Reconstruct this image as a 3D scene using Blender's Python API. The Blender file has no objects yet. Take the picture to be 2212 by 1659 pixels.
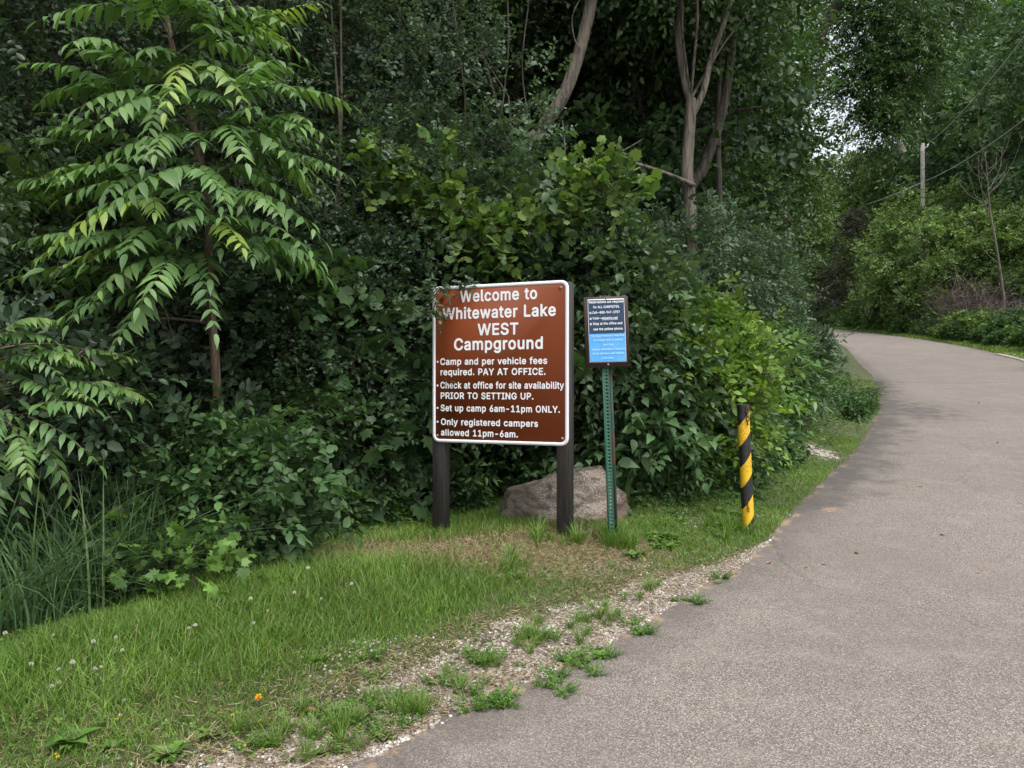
import bpy, math, random
import numpy as np
from math import radians as R, sin, cos, pi
from mathutils import Vector, noise as mnoise

# ------------------------------------------------------------------ camera, sky, sun, exposure
sc = bpy.context.scene
col = sc.collection
CAM_H = 1.45
cam = bpy.data.cameras.new('camera'); cam.lens = 26; cam.sensor_width = 36
cam.clip_start = .05; cam.clip_end = 1500
camo = bpy.data.objects.new('camera', cam); col.objects.link(camo)
camo.location = (0, 0, CAM_H); camo.rotation_euler = (R(90), 0, 0)
sc.camera = camo
SUN_EL, SUN_AZ = R(62), R(150)          # azimuth clockwise from +Y
w = bpy.data.worlds.new("World"); sc.world = w; w.use_nodes = True
nt = w.node_tree; nt.nodes.clear()
sky = nt.nodes.new('ShaderNodeTexSky'); sky.sky_type = 'NISHITA'; sky.sun_disc = False
sky.sun_elevation = SUN_EL; sky.sun_rotation = SUN_AZ; sky.air_density = 1.0; sky.dust_density = 3.0; sky.ozone_density = 1.0
hs = nt.nodes.new('ShaderNodeHueSaturation'); hs.inputs['Saturation'].default_value = .3
bg = nt.nodes.new('ShaderNodeBackground'); bg.inputs['Strength'].default_value = .12
wo = nt.nodes.new('ShaderNodeOutputWorld')
nt.links.new(sky.outputs[0], hs.inputs['Color']); nt.links.new(hs.outputs[0], bg.inputs[0]); nt.links.new(bg.outputs[0], wo.inputs[0])
sun = bpy.data.lights.new('sun', 'SUN'); sun.energy = .9; sun.angle = R(25); sun.color = (1, .96, .9)
suno = bpy.data.objects.new('sun', sun); col.objects.link(suno)
sd = Vector((sin(SUN_AZ)*cos(SUN_EL), cos(SUN_AZ)*cos(SUN_EL), sin(SUN_EL)))
suno.rotation_euler = sd.to_track_quat('Z', 'Y').to_euler(); suno.location = (0, 0, 40)
sc.view_settings.view_transform = 'Standard'; sc.view_settings.look = 'None'
sc.view_settings.exposure = 1.4; sc.view_settings.gamma = 1
sc.cycles.max_bounces = 5; sc.cycles.diffuse_bounces = 3; sc.cycles.glossy_bounces = 2
sc.cycles.transmission_bounces = 3; sc.cycles.caustics_reflective = False; sc.cycles.caustics_refractive = False

# ------------------------------------------------------------------ mesh helpers
class T:                                  # leaf template: verts (m,3), polygons
    def __init__(s, v, f):
        s.v = np.array(v, float); s.l = np.array([i for q in f for i in q]); s.c = np.array([len(q) for q in f])
class MB:
    def __init__(s): s.V = []; s.L = []; s.C = []; s.A = {'tone': [], 'young': []}; s.n = 0
    def add(s, v, loops, counts, tone=0., young=0.):
        v = np.asarray(v, float).reshape(-1, 3)
        s.V.append(v); s.L.append(np.asarray(loops)+s.n); s.C.append(np.asarray(counts))
        for k, a in (('tone', tone), ('young', young)):
            s.A[k].append(np.broadcast_to(np.asarray(a, float), (len(v),)).copy())
        s.n += len(v)
    def faces(s, v, f, **k): s.add(v, [i for q in f for i in q], [len(q) for q in f], **k)
    def inst(s, t, p, yd, nr, size, tone=0., young=0.):
        n = len(p)
        if n == 0: return
        y = nrm(yd); x = np.cross(y, nr); x = nrm(x); z = np.cross(x, y)
        sz = np.broadcast_to(np.asarray(size, float), (n,))[:, None, None]
        tv = t.v[None]
        V = p[:, None]+sz*(x[:, None]*tv[..., 0:1]+y[:, None]*tv[..., 1:2]+z[:, None]*tv[..., 2:3])
        m = len(t.v)
        L = (t.l[None]+(np.arange(n)*m)[:, None]).ravel()
        ex = lambda a: np.repeat(np.broadcast_to(np.asarray(a, float), (n,)), m)
        s.add(V.reshape(-1, 3), L, np.tile(t.c, n), ex(tone), ex(young))
    def build(s, name, m=None, parent=None, smooth=False, attrs=()):
        V = np.concatenate(s.V); L = np.concatenate(s.L); C = np.concatenate(s.C)
        me = bpy.data.meshes.new(name)
        me.vertices.add(len(V)); me.vertices.foreach_set('co', V.astype(np.float32).ravel())
        me.loops.add(len(L)); me.loops.foreach_set('vertex_index', L.astype(np.int32))
        me.polygons.add(len(C)); st = np.zeros(len(C), np.int32); st[1:] = np.cumsum(C)[:-1]
        me.polygons.foreach_set('loop_start', st)
        if smooth: me.polygons.foreach_set('use_smooth', np.ones(len(C), bool))
        for k in ('tone', 'young'):
            a = np.concatenate(s.A[k])
            if np.any(a): me.attributes.new(k, 'FLOAT', 'POINT').data.foreach_set('value', a.astype(np.float32))
        for k, a in attrs: me.attributes.new(k, 'FLOAT', 'POINT').data.foreach_set('value', np.asarray(a, np.float32))
        me.update(calc_edges=True)
        if m: me.materials.append(m)
        o = bpy.data.objects.new(name, me); col.objects.link(o)
        if parent: o.parent = parent
        return o
def nrm(a): return a/np.maximum(np.linalg.norm(a, axis=-1, keepdims=True), 1e-9)
def tag(o, label=None, cat=None, group=None, kind=None):
    for k, v in (('label', label), ('category', cat), ('group', group), ('kind', kind)):
        if v: o[k] = v
    return o
def thing(name, label, cat, loc=(0, 0, 0), rot=(0, 0, 0), group=None):
    o = bpy.data.objects.new(name, None); col.objects.link(o); o.empty_display_size = .2
    o.location = loc; o.rotation_euler = rot
    return tag(o, label, cat, group)
def dup(root, loc, rz=0, s=1, label=None, group=None):
    r = root.copy(); col.objects.link(r); r.location = loc; r.rotation_euler = (0, 0, rz); r.scale = (s, s, s)
    if label: r['label'] = label
    if group: r['group'] = group
    for ch in list(root.children):
        c = ch.copy(); col.objects.link(c); c.parent = r
        for g in list(ch.children):
            d = g.copy(); col.objects.link(d); d.parent = c
    return r
def tube(mb, pts, rad, sides=8, rough=0., seed=0, cap=False, **k):
    pts = np.asarray(pts, float); n = len(pts); rad = np.broadcast_to(np.asarray(rad, float), (n,))
    t = nrm(np.gradient(pts, axis=0)); ref = np.array([1., 0, 0]) if abs(t[:, 0]).mean() < .8 else np.array([0, 1., 0])
    a = nrm(np.cross(t, ref)); b = np.cross(t, a)
    th = np.arange(sides)*2*pi/sides
    rr = rad[:, None]*np.ones(sides)
    if rough:
        g = np.random.default_rng(seed); rr = rr*(1+rough*g.normal(size=(n, sides)))
    V = pts[:, None]+rr[..., None]*(a[:, None]*np.cos(th)[None, :, None]+b[:, None]*np.sin(th)[None, :, None])
    i = np.arange(n-1)[:, None]*sides; j = np.arange(sides)[None]; j2 = (j+1) % sides
    q = np.stack([i+j, i+j2, i+sides+j2, i+sides+j], -1).reshape(-1)
    cnt = np.full((n-1)*sides, 4)
    if cap:
        q = np.concatenate([q, np.arange(sides)[::-1], (n-1)*sides+np.arange(sides)]); cnt = np.concatenate([cnt, [sides, sides]])
    mb.add(V.reshape(-1, 3), q, cnt, **k)
def box(mb, x0, x1, y0, y1, z0, z1, bev=0.):
    if bev <= 0:
        v = [(x, y, z) for z in (z0, z1) for y in (y0, y1) for x in (x0, x1)]
        mb.faces(v, [(0, 2, 3, 1), (4, 5, 7, 6), (0, 1, 5, 4), (2, 6, 7, 3), (0, 4, 6, 2), (1, 3, 7, 5)]); return
    b = bev
    ring = lambda z, i: [(x0+b+i, y0+i, z), (x1-b-i, y0+i, z), (x1-i, y0+b+i, z), (x1-i, y1-b-i, z), (x1-b-i, y1-i, z), (x0+b+i, y1-i, z), (x0+i, y1-b-i, z), (x0+i, y0+b+i, z)]
    v = ring(z0, 0)+ring(z1-b, 0)+ring(z1, b*.7)
    f = [tuple(range(7, -1, -1)), tuple(range(16, 24))]
    for k in (0, 8): f += [(k+i, k+(i+1) % 8, k+8+(i+1) % 8, k+8+i) for i in range(8)]
    mb.faces(v, f)
def smooth_pts(p, n):                      # Catmull-Rom through points
    p = np.asarray(p, float); q = np.vstack([2*p[0]-p[1], p, 2*p[-1]-p[-2]]); out = []
    m = len(p)-1
    for u in np.linspace(0, m-1e-6, n):
        i = int(u); t = u-i; a, b, c, d = q[i:i+4]
        out.append(.5*(2*b+(c-a)*t+(2*a-5*b+4*c-d)*t*t+(3*b-a-3*c+d)*t**3))
    return np.array(out)
def ss(a, b, x): t = np.clip((x-a)/(b-a), 0, 1); return t*t*(3-2*t)

# ------------------------------------------------------------------ terrain
EDGE = np.array([(-40, -26), (-16, -9), (-9, -3.5), (-4.5, .2), (-2, 1.75), (-.63, 2.79), (-.217, 3.28), (.49, 4.06), (1.24, 5.02), (1.66, 5.49), (2.15, 6.2),
    (2.76, 7.17), (3.64, 8.49), (4.63, 9.95), (6.13, 12.5), (7.7, 15.5), (9.66, 19.8), (12.2, 26.3), (14.8, 33), (16.6, 39), (17.3, 45), (17, 52), (14.5, 61), (9, 71), (0, 82)], float)
REDGE = np.array([(30, -34), (17, -14), (13, -6), (12, -2), (11.5, 0), (11.2, 1.5), (11, 2.2), (10.9, 3), (10.8, 4), (10.6, 5), (10.6, 5.5), (10.5, 6.2),
    (10.5, 7), (10.6, 8.3), (10.9, 9.8), (11.6, 12.3), (12.9, 15.5), (14.9, 20), (17.75, 25.6), (20.2, 32.5), (21.6, 38.5), (22.35, 45), (22.1, 52.5), (19.8, 62.5), (13.5, 74), (4, 86)], float)[:25]
def sdist(P, x, y):                        # signed distance, + on the left of the polyline
    x = np.asarray(x, float); y = np.asarray(y, float)
    best = np.full(x.shape, 1e9); sg = np.zeros(x.shape)
    for (ax, ay), (bx, by) in zip(P[:-1], P[1:]):
        dx, dy = bx-ax, by-ay; l2 = dx*dx+dy*dy
        t = np.clip(((x-ax)*dx+(y-ay)*dy)/l2, 0, 1)
        ex, ey = x-ax-t*dx, y-ay-t*dy; d = ex*ex+ey*ey
        c = dx*(y-ay)-dy*(x-ax)
        m = d < best-1e-9; best = np.where(m, d, best); sg = np.where(m, np.where(c >= 0, 1., -1.), sg)
    return sg*np.sqrt(best)
def zroad(y):
    y = np.minimum(y, 78.)
    t = np.clip((y-3)/4, 0, 1)
    return .11*(4*(t**3-t**4/2)+np.maximum(y-7, 0))+.0003*np.maximum(y-26, 0)**2*(1-.0*y)
def wob(x, y, s=1.): return (np.sin(x*2.1*s+y*1.3*s+.6)+np.sin(y*3.3*s-x*1.7*s+2.1)+.6*np.sin(x*5.3*s+1.1)*np.cos(y*4.7*s))*.4
def terrain(x, y, sheet=False):
    dl = sdist(EDGE, x, y); dr = -sdist(REDGE, x, y)
    z = zroad(y)
    z = z+.25*ss(0, 1.5, dl)-.07*np.clip(dl-1.3, 0, 1.2)+.06*np.clip(dl-3, 0, 30)-.13*np.exp(-((x+.55)/.9)**2-((y-6.2)/.8)**2)*ss(.5, 1.2, dl)-.06*np.exp(-((x-.7)/.6)**2-((y-6.1)/.6)**2)*ss(.5, 1.2, dl)+.10*ss(0, 1.2, dr)+.09*np.clip(dr-1.5, 0, 40)
    out = np.maximum(dl, dr)
    z = z+.022*wob(x, y)*ss(.15, 1.2, out)+.006*wob(x, y, 4.)*ss(0, .3, out)
    if sheet: z = z-.05*ss(.02, .2, np.minimum(-dl, -dr))
    return z
FPX = 26/36*1024
def uv(px, py): return (px*.46293-512)/FPX, (384-py*.46293)/FPX      # photo viewer pixels (2212 wide) to ray slopes
def G(px, py):                             # where that sight line meets the ground
    u, v = uv(px, py); t = np.concatenate([np.arange(1.5, 12, .01), np.arange(12, 90, .05)])
    h = terrain(u*t, t)-(CAM_H+v*t); k = int(np.argmax(h > 0)) if np.any(h > 0) else len(t)-1
    return float(u*t[k]), float(t[k]), float(terrain(np.array(u*t[k]), np.array(t[k])))
def S(px, Y):                              # ground point at a given depth
    x = uv(px, 0)[0]*Y; return float(x), float(Y), float(terrain(np.array(x), np.array(float(Y))))
def Pt(px, py, Y): u, v = uv(px, py); return np.array([u*Y, Y, CAM_H+v*Y])

def SB(px, Y, r):                          # as S, pushed back along the sight line until the crown clears the thicket's front edge
    while Y < 40:
        x, y, z = S(px, Y)
        if float(sdist(HEDGE, np.array(x), np.array(y))) > (.8*r+.12 if Y < 8 else r+.1): break
        Y += .1
    return x, y, z
def SR(px, Y, d):                          # the same, pushed back until it stands d metres beyond the far road edge
    while Y < 90:
        x, y, z = S(px, Y)
        if float(-sdist(REDGE, np.array(x), np.array(y))) > d: break
        Y += .25
    return x, y, z
HEDGE = np.array([G(*p)[:2] for p in [(-900, 1900), (-250, 1480), (0, 1370), (200, 1320), (380, 1240), (500, 1225), (740, 1158), (930, 1108), (1090, 1085), (1350, 1112), (1500, 1095), (1600, 1052), (1690, 985), (1745, 925), (1785, 850)]]+[(4.9, 12.8), (8.2, 20), (10.3, 27), (13.2, 37), (13.6, 50)])

# ------------------------------------------------------------------ materials
def mat(name):
    m = bpy.data.materials.new(name); m.use_nodes = True
    nt = m.node_tree; b = nt.nodes['Principled BSDF']; return m, nt, b
def N(nt, t, **k):
    n = nt.nodes.new(t)
    for a, v in k.items():
        if a in n.inputs: n.inputs[a].default_value = v
        else: setattr(n, a, v)
    return n
def ramp(nt, fac, stops):
    r = nt.nodes.new('ShaderNodeValToRGB'); e = r.color_ramp.elements
    while len(e) < len(stops): e.new(.5)
    for q, (p, c) in zip(e, stops): q.position = p; q.color = (*c, 1)
    nt.links.new(fac, r.inputs[0]); return r.outputs[0]
def mixc(nt, fac, a, b, mode='MIX'):
    n = nt.nodes.new('ShaderNodeMix'); n.data_type = 'RGBA'; n.blend_type = mode
    for s, v in ((n.inputs[0], fac), (n.inputs[6], a), (n.inputs[7], b)):
        if hasattr(v, 'links') or hasattr(v, 'is_linked'): nt.links.new(v, s)
        else: s.default_value = v if isinstance(v, (int, float)) else (*v, 1)
    return n.outputs[2]
def mth(nt, op, a, b=None, clamp=False):
    n = nt.nodes.new('ShaderNodeMath'); n.operation = op; n.use_clamp = clamp
    for s, v in zip(n.inputs, (a, b)):
        if v is None: continue
        if isinstance(v, (int, float)): s.default_value = v
        else: nt.links.new(v, s)
    return n.outputs[0]
def noise(nt, scale, detail=3, rough=.55, vec=None):
    n = N(nt, 'ShaderNodeTexNoise', Scale=scale, Detail=detail, Roughness=rough)
    if vec is None: vec = N(nt, 'ShaderNodeTexCoord').outputs['Object']
    nt.links.new(vec, n.inputs['Vector']); return n.outputs['Fac']
def bump(nt, b, h, strength=.3, dist=.01):
    n = N(nt, 'ShaderNodeBump', Strength=strength, Distance=dist); nt.links.new(h, n.inputs['Height']); nt.links.new(n.outputs[0], b.inputs['Normal'])
def attr(nt, name): return N(nt, 'ShaderNodeAttribute', attribute_name=name).outputs['Fac']

def leafmat(name, c0, c1, c2, young=(.28, .36, .05), trans=.28, rough=.5, spec=.35, ns=2.2):
    m, nt, b = mat(name)
    rnd = N(nt, 'ShaderNodeNewGeometry').outputs['Random Per Island']
    c = ramp(nt, rnd, [(0, c0), (.5, c1), (1, c2)])
    k = mth(nt, 'ADD', mth(nt, 'MULTIPLY', noise(nt, ns, 2), .7), mth(nt, 'ADD', mth(nt, 'MULTIPLY', attr(nt, 'tone'), .22), .65))
    k = mth(nt, 'MAXIMUM', k, .35)
    vm = nt.nodes.new('ShaderNodeVectorMath'); vm.operation = 'SCALE'
    nt.links.new(c, vm.inputs[0]); nt.links.new(k, vm.inputs['Scale'])
    cc = mixc(nt, attr(nt, 'young'), vm.outputs[0], young)
    nt.links.new(cc, b.inputs['Base Color'])
    b.inputs['Roughness'].default_value = rough; b.inputs['Specular IOR Level'].default_value = spec
    tr = N(nt, 'ShaderNodeBsdfTranslucent'); t2 = mixc(nt, 1., cc, (1.25, 1.35, .6), 'MULTIPLY'); nt.links.new(t2, tr.inputs['Color'])
    mx = N(nt, 'ShaderNodeMixShader'); mx.inputs[0].default_value = trans
    nt.links.new(b.outputs[0], mx.inputs[1]); nt.links.new(tr.outputs[0], mx.inputs[2])
    nt.links.new(mx.outputs[0], nt.nodes['Material Output'].inputs['Surface'])
    return m
def barkmat(name, c0, c1, scale=9., b_=.6, stretch=.13):
    m, nt, b = mat(name)
    tc = N(nt, 'ShaderNodeTexCoord'); mp = N(nt, 'ShaderNodeMapping'); mp.inputs['Scale'].default_value = (1, 1, stretch)
    nt.links.new(tc.outputs['Object'], mp.inputs[0])
    n1 = noise(nt, scale*2.2, 5, .65, mp.outputs[0]); n2 = noise(nt, 1.6, 2)
    v = N(nt, 'ShaderNodeTexVoronoi', Scale=scale*1.6, feature='DISTANCE_TO_EDGE'); nt.links.new(mp.outputs[0], v.inputs['Vector'])
    h = mth(nt, 'ADD', mth(nt, 'MULTIPLY', n1, .95), mth(nt, 'MINIMUM', mth(nt, 'MULTIPLY', v.outputs['Distance'], .8), .14))
    c = ramp(nt, h, [(.40, tuple(.25*q for q in c0)), (.52, c0), (.70, c1)])
    nt.links.new(mixc(nt, mth(nt, 'MULTIPLY', n2, .45), c, (.05, .055, .035)), b.inputs['Base Color'])
    b.inputs['Roughness'].default_value = .9; bump(nt, b, h, b_, .03)
    return m
M = {}
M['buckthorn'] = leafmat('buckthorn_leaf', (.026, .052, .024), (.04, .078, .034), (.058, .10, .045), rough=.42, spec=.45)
M['bluegreen'] = leafmat('honeysuckle_leaf', (.045, .082, .045), (.065, .112, .06), (.09, .145, .075), rough=.5)
M['dogwood'] = leafmat('dogwood_leaf', (.042, .080, .036), (.06, .108, .046), (.085, .14, .058), rough=.45)
M['grape'] = leafmat('grape_leaf', (.055, .115, .03), (.085, .155, .034), (.15, .22, .045), trans=.3)
M['yellow'] = leafmat('bright_shrub_leaf', (.085, .17, .03), (.13, .225, .037), (.19, .285, .047), trans=.35)
M['ash'] = leafmat('pinnate_leaf', (.072, .15, .046), (.10, .195, .06), (.14, .245, .075), rough=.45, spec=.4, trans=.3, young=(.26, .36, .06))
M['herb'] = leafmat('herb_leaf', (.035, .08, .028), (.055, .118, .036), (.09, .165, .048))
M['herb2'] = leafmat('bright_herb_leaf', (.07, .15, .03), (.11, .21, .04), (.15, .27, .05))
M['maple'] = leafmat('maple_leaf', (.045, .092, .036), (.06, .12, .046), (.08, .145, .054))
M['tree'] = leafmat('tree_leaf', (.034, .075, .024), (.05, .10, .03), (.072, .135, .04), ns=.7)
M['tree2'] = leafmat('light_tree_leaf', (.085, .15, .045), (.125, .20, .055), (.18, .26, .07), ns=.7)
M['tree3'] = leafmat('slope_tree_leaf', (.06, .12, .05), (.085, .155, .06), (.12, .20, .075), ns=.7)
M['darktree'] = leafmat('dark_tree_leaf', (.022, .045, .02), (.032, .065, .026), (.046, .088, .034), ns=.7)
M['cedar'] = leafmat('cedar_needles', (.03, .036, .022), (.042, .05, .028), (.06, .06, .036), trans=.1, ns=1.)
M['lawn'] = leafmat('lawn_blade', (.08, .165, .022), (.12, .22, .033), (.185, .29, .054), young=(.30, .235, .13), trans=.3, ns=1.6)
M['reed'] = leafmat('reed_blade', (.045, .095, .035), (.07, .135, .05), (.115, .19, .07), trans=.25)
M['straw'] = leafmat('dry_thatch', (.20, .15, .09), (.31, .24, .15), (.43, .35, .23), trans=.1)
M['bark'] = barkmat('grey_brown_bark', (.115, .095, .075), (.21, .175, .14))
M['darkbark'] = barkmat('dark_bark', (.05, .04, .032), (.10, .082, .065))
M['twig'] = barkmat('twig_bark', (.075, .06, .042), (.13, .105, .08), 30)
M['redtwig'] = barkmat('red_brown_bark', (.10, .06, .04), (.19, .125, .085), 22)
M['greentwig'] = barkmat('green_stem', (.07, .11, .035), (.11, .15, .05), 30)
M['palewood'] = barkmat('pale_dead_wood', (.20, .18, .155), (.34, .315, .28), 16)
M['polewood'] = barkmat('weathered_pole_wood', (.40, .37, .33), (.55, .52, .47), 10, .3)

# ------------------------------------------------------------------ leaf templates (x across, y along, z up)
def leafT(rows, tip=(0, 1, -.12), fold=.22, base=(0, 0, 0)):
    v = [base]; f = []; 
    for y, wd, z in rows: v += [(-wd, y-.02, z+fold*wd), (0, y, z), (wd, y-.02, z+fold*wd)]
    v.append(tip); n = len(rows); t = len(v)-1
    f += [(0, 2, 1), (0, 3, 2)]
    for i in range(n-1):
        a = 1+3*i; f += [(a, a+1, a+4, a+3), (a+1, a+2, a+5, a+4)]
    a = 1+3*(n-1); f += [(a, a+1, t), (a+1, a+2, t)]
    return T(v, f)
OVAL = leafT([(.28, .24, .01), (.65, .24, -.02)])
SMALL = T([(0, 0, 0), (-.27, .35, .06), (-.2, .75, .02), (0, 1, -.1), (.2, .75, .02), (.27, .35, .06)], [(0, 3, 2, 1), (0, 5, 4, 3)])
BROAD = leafT([(.2, .27, .03), (.5, .31, .02), (.8, .15, -.06)], tip=(0, 1.08, -.2), fold=.25)
LANCE = leafT([(.14, .12, .0), (.4, .15, -.02), (.75, .085, -.1)], tip=(0, 1, -.22), fold=.3)
FAR = T([(0, 0, 0), (-.32, .45, .1), (0, 1, -.08), (.32, .45, .1)], [(0, 2, 1), (0, 3, 2)])
NEEDLE = T([(-.04, 0, 0), (.04, 0, 0), (.1, .5, .02), (0, 1, -.1), (-.1, .5, .02)], [(0, 1, 2, 3, 4)])
def starT(pts, cy=.32, droop=.18):
    v = [(0, cy, 0)]+[(x, y, -droop*(x*x+(y-cy)**2)) for x, y in pts]; n = len(pts)
    return T(v, [(0, 1+i, 1+(i+1) % n) for i in range(n)])
_half = [(0, 0), (.16, .02), (.45, -.02), (.36, .16), (.62, .38), (.42, .42), (.5, .72), (.27, .62), (.2, .72), (0, 1.02)]
MAPLE = starT(_half+[(-x, y) for x, y in _half[-2:0:-1]])
_gh = [(0, .06), (.2, -.08), (.45, .05), (.55, .35), (.45, .5), (.47, .72), (.22, .78), (0, 1)]
GRAPE = starT(_gh+[(-x, y) for x, y in _gh[-2:0:-1]], droop=.3)
TREFOIL = T(sum([[(0, 0, 0), (.5*sin(a-.5), .5*cos(a-.5), .06), (.85*sin(a), .85*cos(a), .02), (.5*sin(a+.5), .5*cos(a+.5), .06)] for a in (0, 2.1, 4.2)], []), [(4*i, 4*i+3, 4*i+2, 4*i+1) for i in range(3)])

# ------------------------------------------------------------------ foliage generators
UP = np.array([0, 0, 1.])
def twigs(mb, rng, p, d, L, k, size, t, tone=0., young=0., droop=.25, spread=.9, flat=.5, stems=None):
    n = len(p); d = nrm(d); tone = np.broadcast_to(tone, (n,)); L = np.broadcast_to(L, (n,))
    up = nrm(UP+rng.normal(size=(n, 3))*flat); s = nrm(np.cross(d, up)); pn = nrm(np.cross(s, d))
    for i in range(k):
        f = (i+.7)/k; sg = 1 if i % 2 else -1
        b = p+d*(L*f)[:, None]+np.array([0, 0, -1.])*(droop*L*f*f)[:, None]
        last = i == k-1
        ld = d*(1. if last else .55)+(0 if last else sg*spread)*s+rng.normal(size=(n, 3))*.28
        ld[:, 2] -= droop*(-.1+rng.random(n)*1.6)
        nr = pn+rng.normal(size=(n, 3))*.38
        mb.inst(t, b, ld, nr, size*(.65+.6*rng.random(n)), tone+rng.normal(size=n)*.25, young)
    if stems is not None:
        e = p+d*L[:, None]+np.array([0, 0, -1.])*(droop*L)[:, None]
        a = nrm(np.cross(d, UP+.01)); b2 = np.cross(d, a); r = .0022
        ring = [a*r, (-.5*a+.87*b2)*r, (-.5*a-.87*b2)*r]
        V = np.stack([p+q for q in ring]+[e+q*.5 for q in ring], 1)
        fl = np.array([0, 1, 4, 3, 1, 2, 5, 4, 2, 0, 3, 5])
        stems.add(V.reshape(-1, 3), (fl[None]+6*np.arange(n)[:, None]).ravel(), np.full(3*n, 4))
def crown(mb, rng, lobes, n, cr, tw, L, k, size, t, shell=.55, flat=.5, droop=.25, spread=.9, outw=1., zmin=.06, young=0., tone_s=1., upw=.35, stems=None):
    lobes = np.array(lobes, float); wt = (lobes[:, 3]*lobes[:, 4]+lobes[:, 3]*lobes[:, 5]+lobes[:, 4]*lobes[:, 5]); wt /= wt.sum()
    i = rng.choice(len(lobes), n, p=wt); u = nrm(rng.normal(size=(n, 3))); rr = shell+(1-shell)*rng.random(n)**.6
    rr = rr*(1+.12*rng.normal(size=n))
    c = lobes[i, :3]+u*lobes[i, 3:]*rr[:, None]; ok = c[:, 2] > zmin; c = c[ok]; u = u[ok]; i = i[ok]; n = len(c)
    tone = np.repeat(rng.normal(size=n)*tone_s, tw)
    out = np.repeat(nrm(u/lobes[i, 3:]), tw, 0)
    p = np.repeat(c, tw, 0)+rng.normal(size=(n*tw, 3))*cr*np.array([1, 1, .7])
    g = p[:, 2] > .03; p = p[g]; out = out[g]; tone = tone[g]
    size = size*(.7+.6*rng.random(len(p)))
    d = out*outw+UP*upw+rng.normal(size=p.shape)*.55
    twigs(mb, rng, p, d, L*(.6+.8*rng.random(len(p))), k, size, t, tone, young, droop, spread, flat, stems)
    return c
def limbs(mb, rng, roots, targets, r0, r1, sides=5, seg=5, sag=.15):
    for q in targets:
        roots_ = np.asarray(roots); b = roots_[rng.integers(len(roots_))]
        v = q-b; L = np.linalg.norm(v); t = np.linspace(0, 1, seg)[:, None]
        side = rng.normal(size=3)*L*.08
        p = b+v*t+side*np.sin(pi*t)+np.array([0, 0, 1])*L*sag*np.sin(pi*t)
        tube(mb, p, np.linspace(r0, r1, seg), sides)
seedc = [100]
def shrub(name, label, cat, loc, lobes, n, m, t, size, L=.25, k=7, tw=9, cr=.14, nb=16, br=.012, twigm='twig', group=None, extra=None, stems=True, **kw):
    seedc[0] += 1; rng = np.random.default_rng(seedc[0])
    root = thing(name, label, cat, loc, group=group)
    f = MB(); st = MB()
    c = crown(f, rng, lobes, n, cr, tw, L, k, size, t, stems=st if stems else None, **kw)
    roots = [np.array([rng.normal()*.12, rng.normal()*.12, -.1]) for _ in range(6)]
    if nb: limbs(st, rng, roots, c[rng.choice(len(c), min(nb, len(c)), replace=False)], br, br*.35)
    if extra: extra(f, st, rng)
    f.build('foliage', M[m], root)
    if st.n: st.build('stems', M[twigm], root)
    return root

# ------------------------------------------------------------------ ground sheet
def ground():
    xs = np.concatenate([np.linspace(-320, -45, 18), np.arange(-40, -8, 1.), np.arange(-8, -4, .25), np.arange(-4, 5, .07), np.arange(5, 14, .15), np.arange(14, 42, .6), np.linspace(45, 320, 20)])
    ys = np.concatenate([np.linspace(-120, -6, 16), np.arange(-4, 2, .5), np.arange(2, 9, .07), np.arange(9, 24, .2), np.arange(24, 95, .8), np.linspace(98, 420, 22)])
    X, Y = np.meshgrid(xs, ys); sh = X.shape
    x, y = X.ravel(), Y.ravel()
    z = terrain(x, y, True)
    dl = sdist(EDGE, x, y); dr = -sdist(REDGE, x, y); dh = sdist(HEDGE, x, y)
    nx = sh[1]; i = (np.arange(sh[0]-1)[:, None]*nx+np.arange(nx-1)[None]).ravel()
    mb = MB(); mb.add(np.stack([x, y, z], 1), np.stack([i, i+1, i+nx+1, i+nx], 1).ravel(), np.full(len(i), 4))
    wood = np.maximum(ss(-.05, .35, dh)*(dl > 0), ss(1.4, 3, dr))
    m, nt, b = mat('soil_and_gravel')
    nz = noise(nt, 9, 5, .7); nz2 = noise(nt, 55, 3); nz3 = noise(nt, 2.2, 4)
    soil = ramp(nt, nz2, [(.3, (.03, .023, .015)), (.7, (.075, .058, .036))])
    turf = mixc(nt, nz, (.04, .065, .018), (.085, .085, .036))
    straw = ramp(nt, nz2, [(.3, (.12, .085, .05)), (.7, (.27, .21, .13))])
    v = N(nt, 'ShaderNodeTexVoronoi', Scale=62.); nt.links.new(N(nt, 'ShaderNodeTexCoord').outputs['Object'], v.inputs['Vector'])
    grav = ramp(nt, v.outputs['Color'], [(.1, (.22, .18, .15)), (.5, (.40, .35, .305)), (.95, (.62, .57, .52))])
    grav = mixc(nt, mth(nt, 'GREATER_THAN', v.outputs['Distance'], .62), grav, (.10, .08, .06))
    gm = mth(nt, 'GREATER_THAN', mth(nt, 'ADD', attr(nt, 'gravel'), mth(nt, 'MULTIPLY', mth(nt, 'SUBTRACT', nz, .5), 2.2)), .62)
    sm = mth(nt, 'ADD', attr(nt, 'straw'), mth(nt, 'MULTIPLY', mth(nt, 'SUBTRACT', nz3, .5), .8), True)
    c = mixc(nt, sm, turf, straw); c = mixc(nt, gm, c, grav); c = mixc(nt, attr(nt, 'wood'), c, soil)
    nt.links.new(c, b.inputs['Base Color']); b.inputs['Roughness'].default_value = .95
    bump(nt, b, mth(nt, 'ADD', v.outputs['Distance'], nz2), .5, .012)
    tag(mb.build('ground', m, smooth=True, attrs=[('gravel', gravel_mask(x, y, dl)), ('straw', straw_mask(x, y)), ('wood', wood)]), kind='structure')
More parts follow.
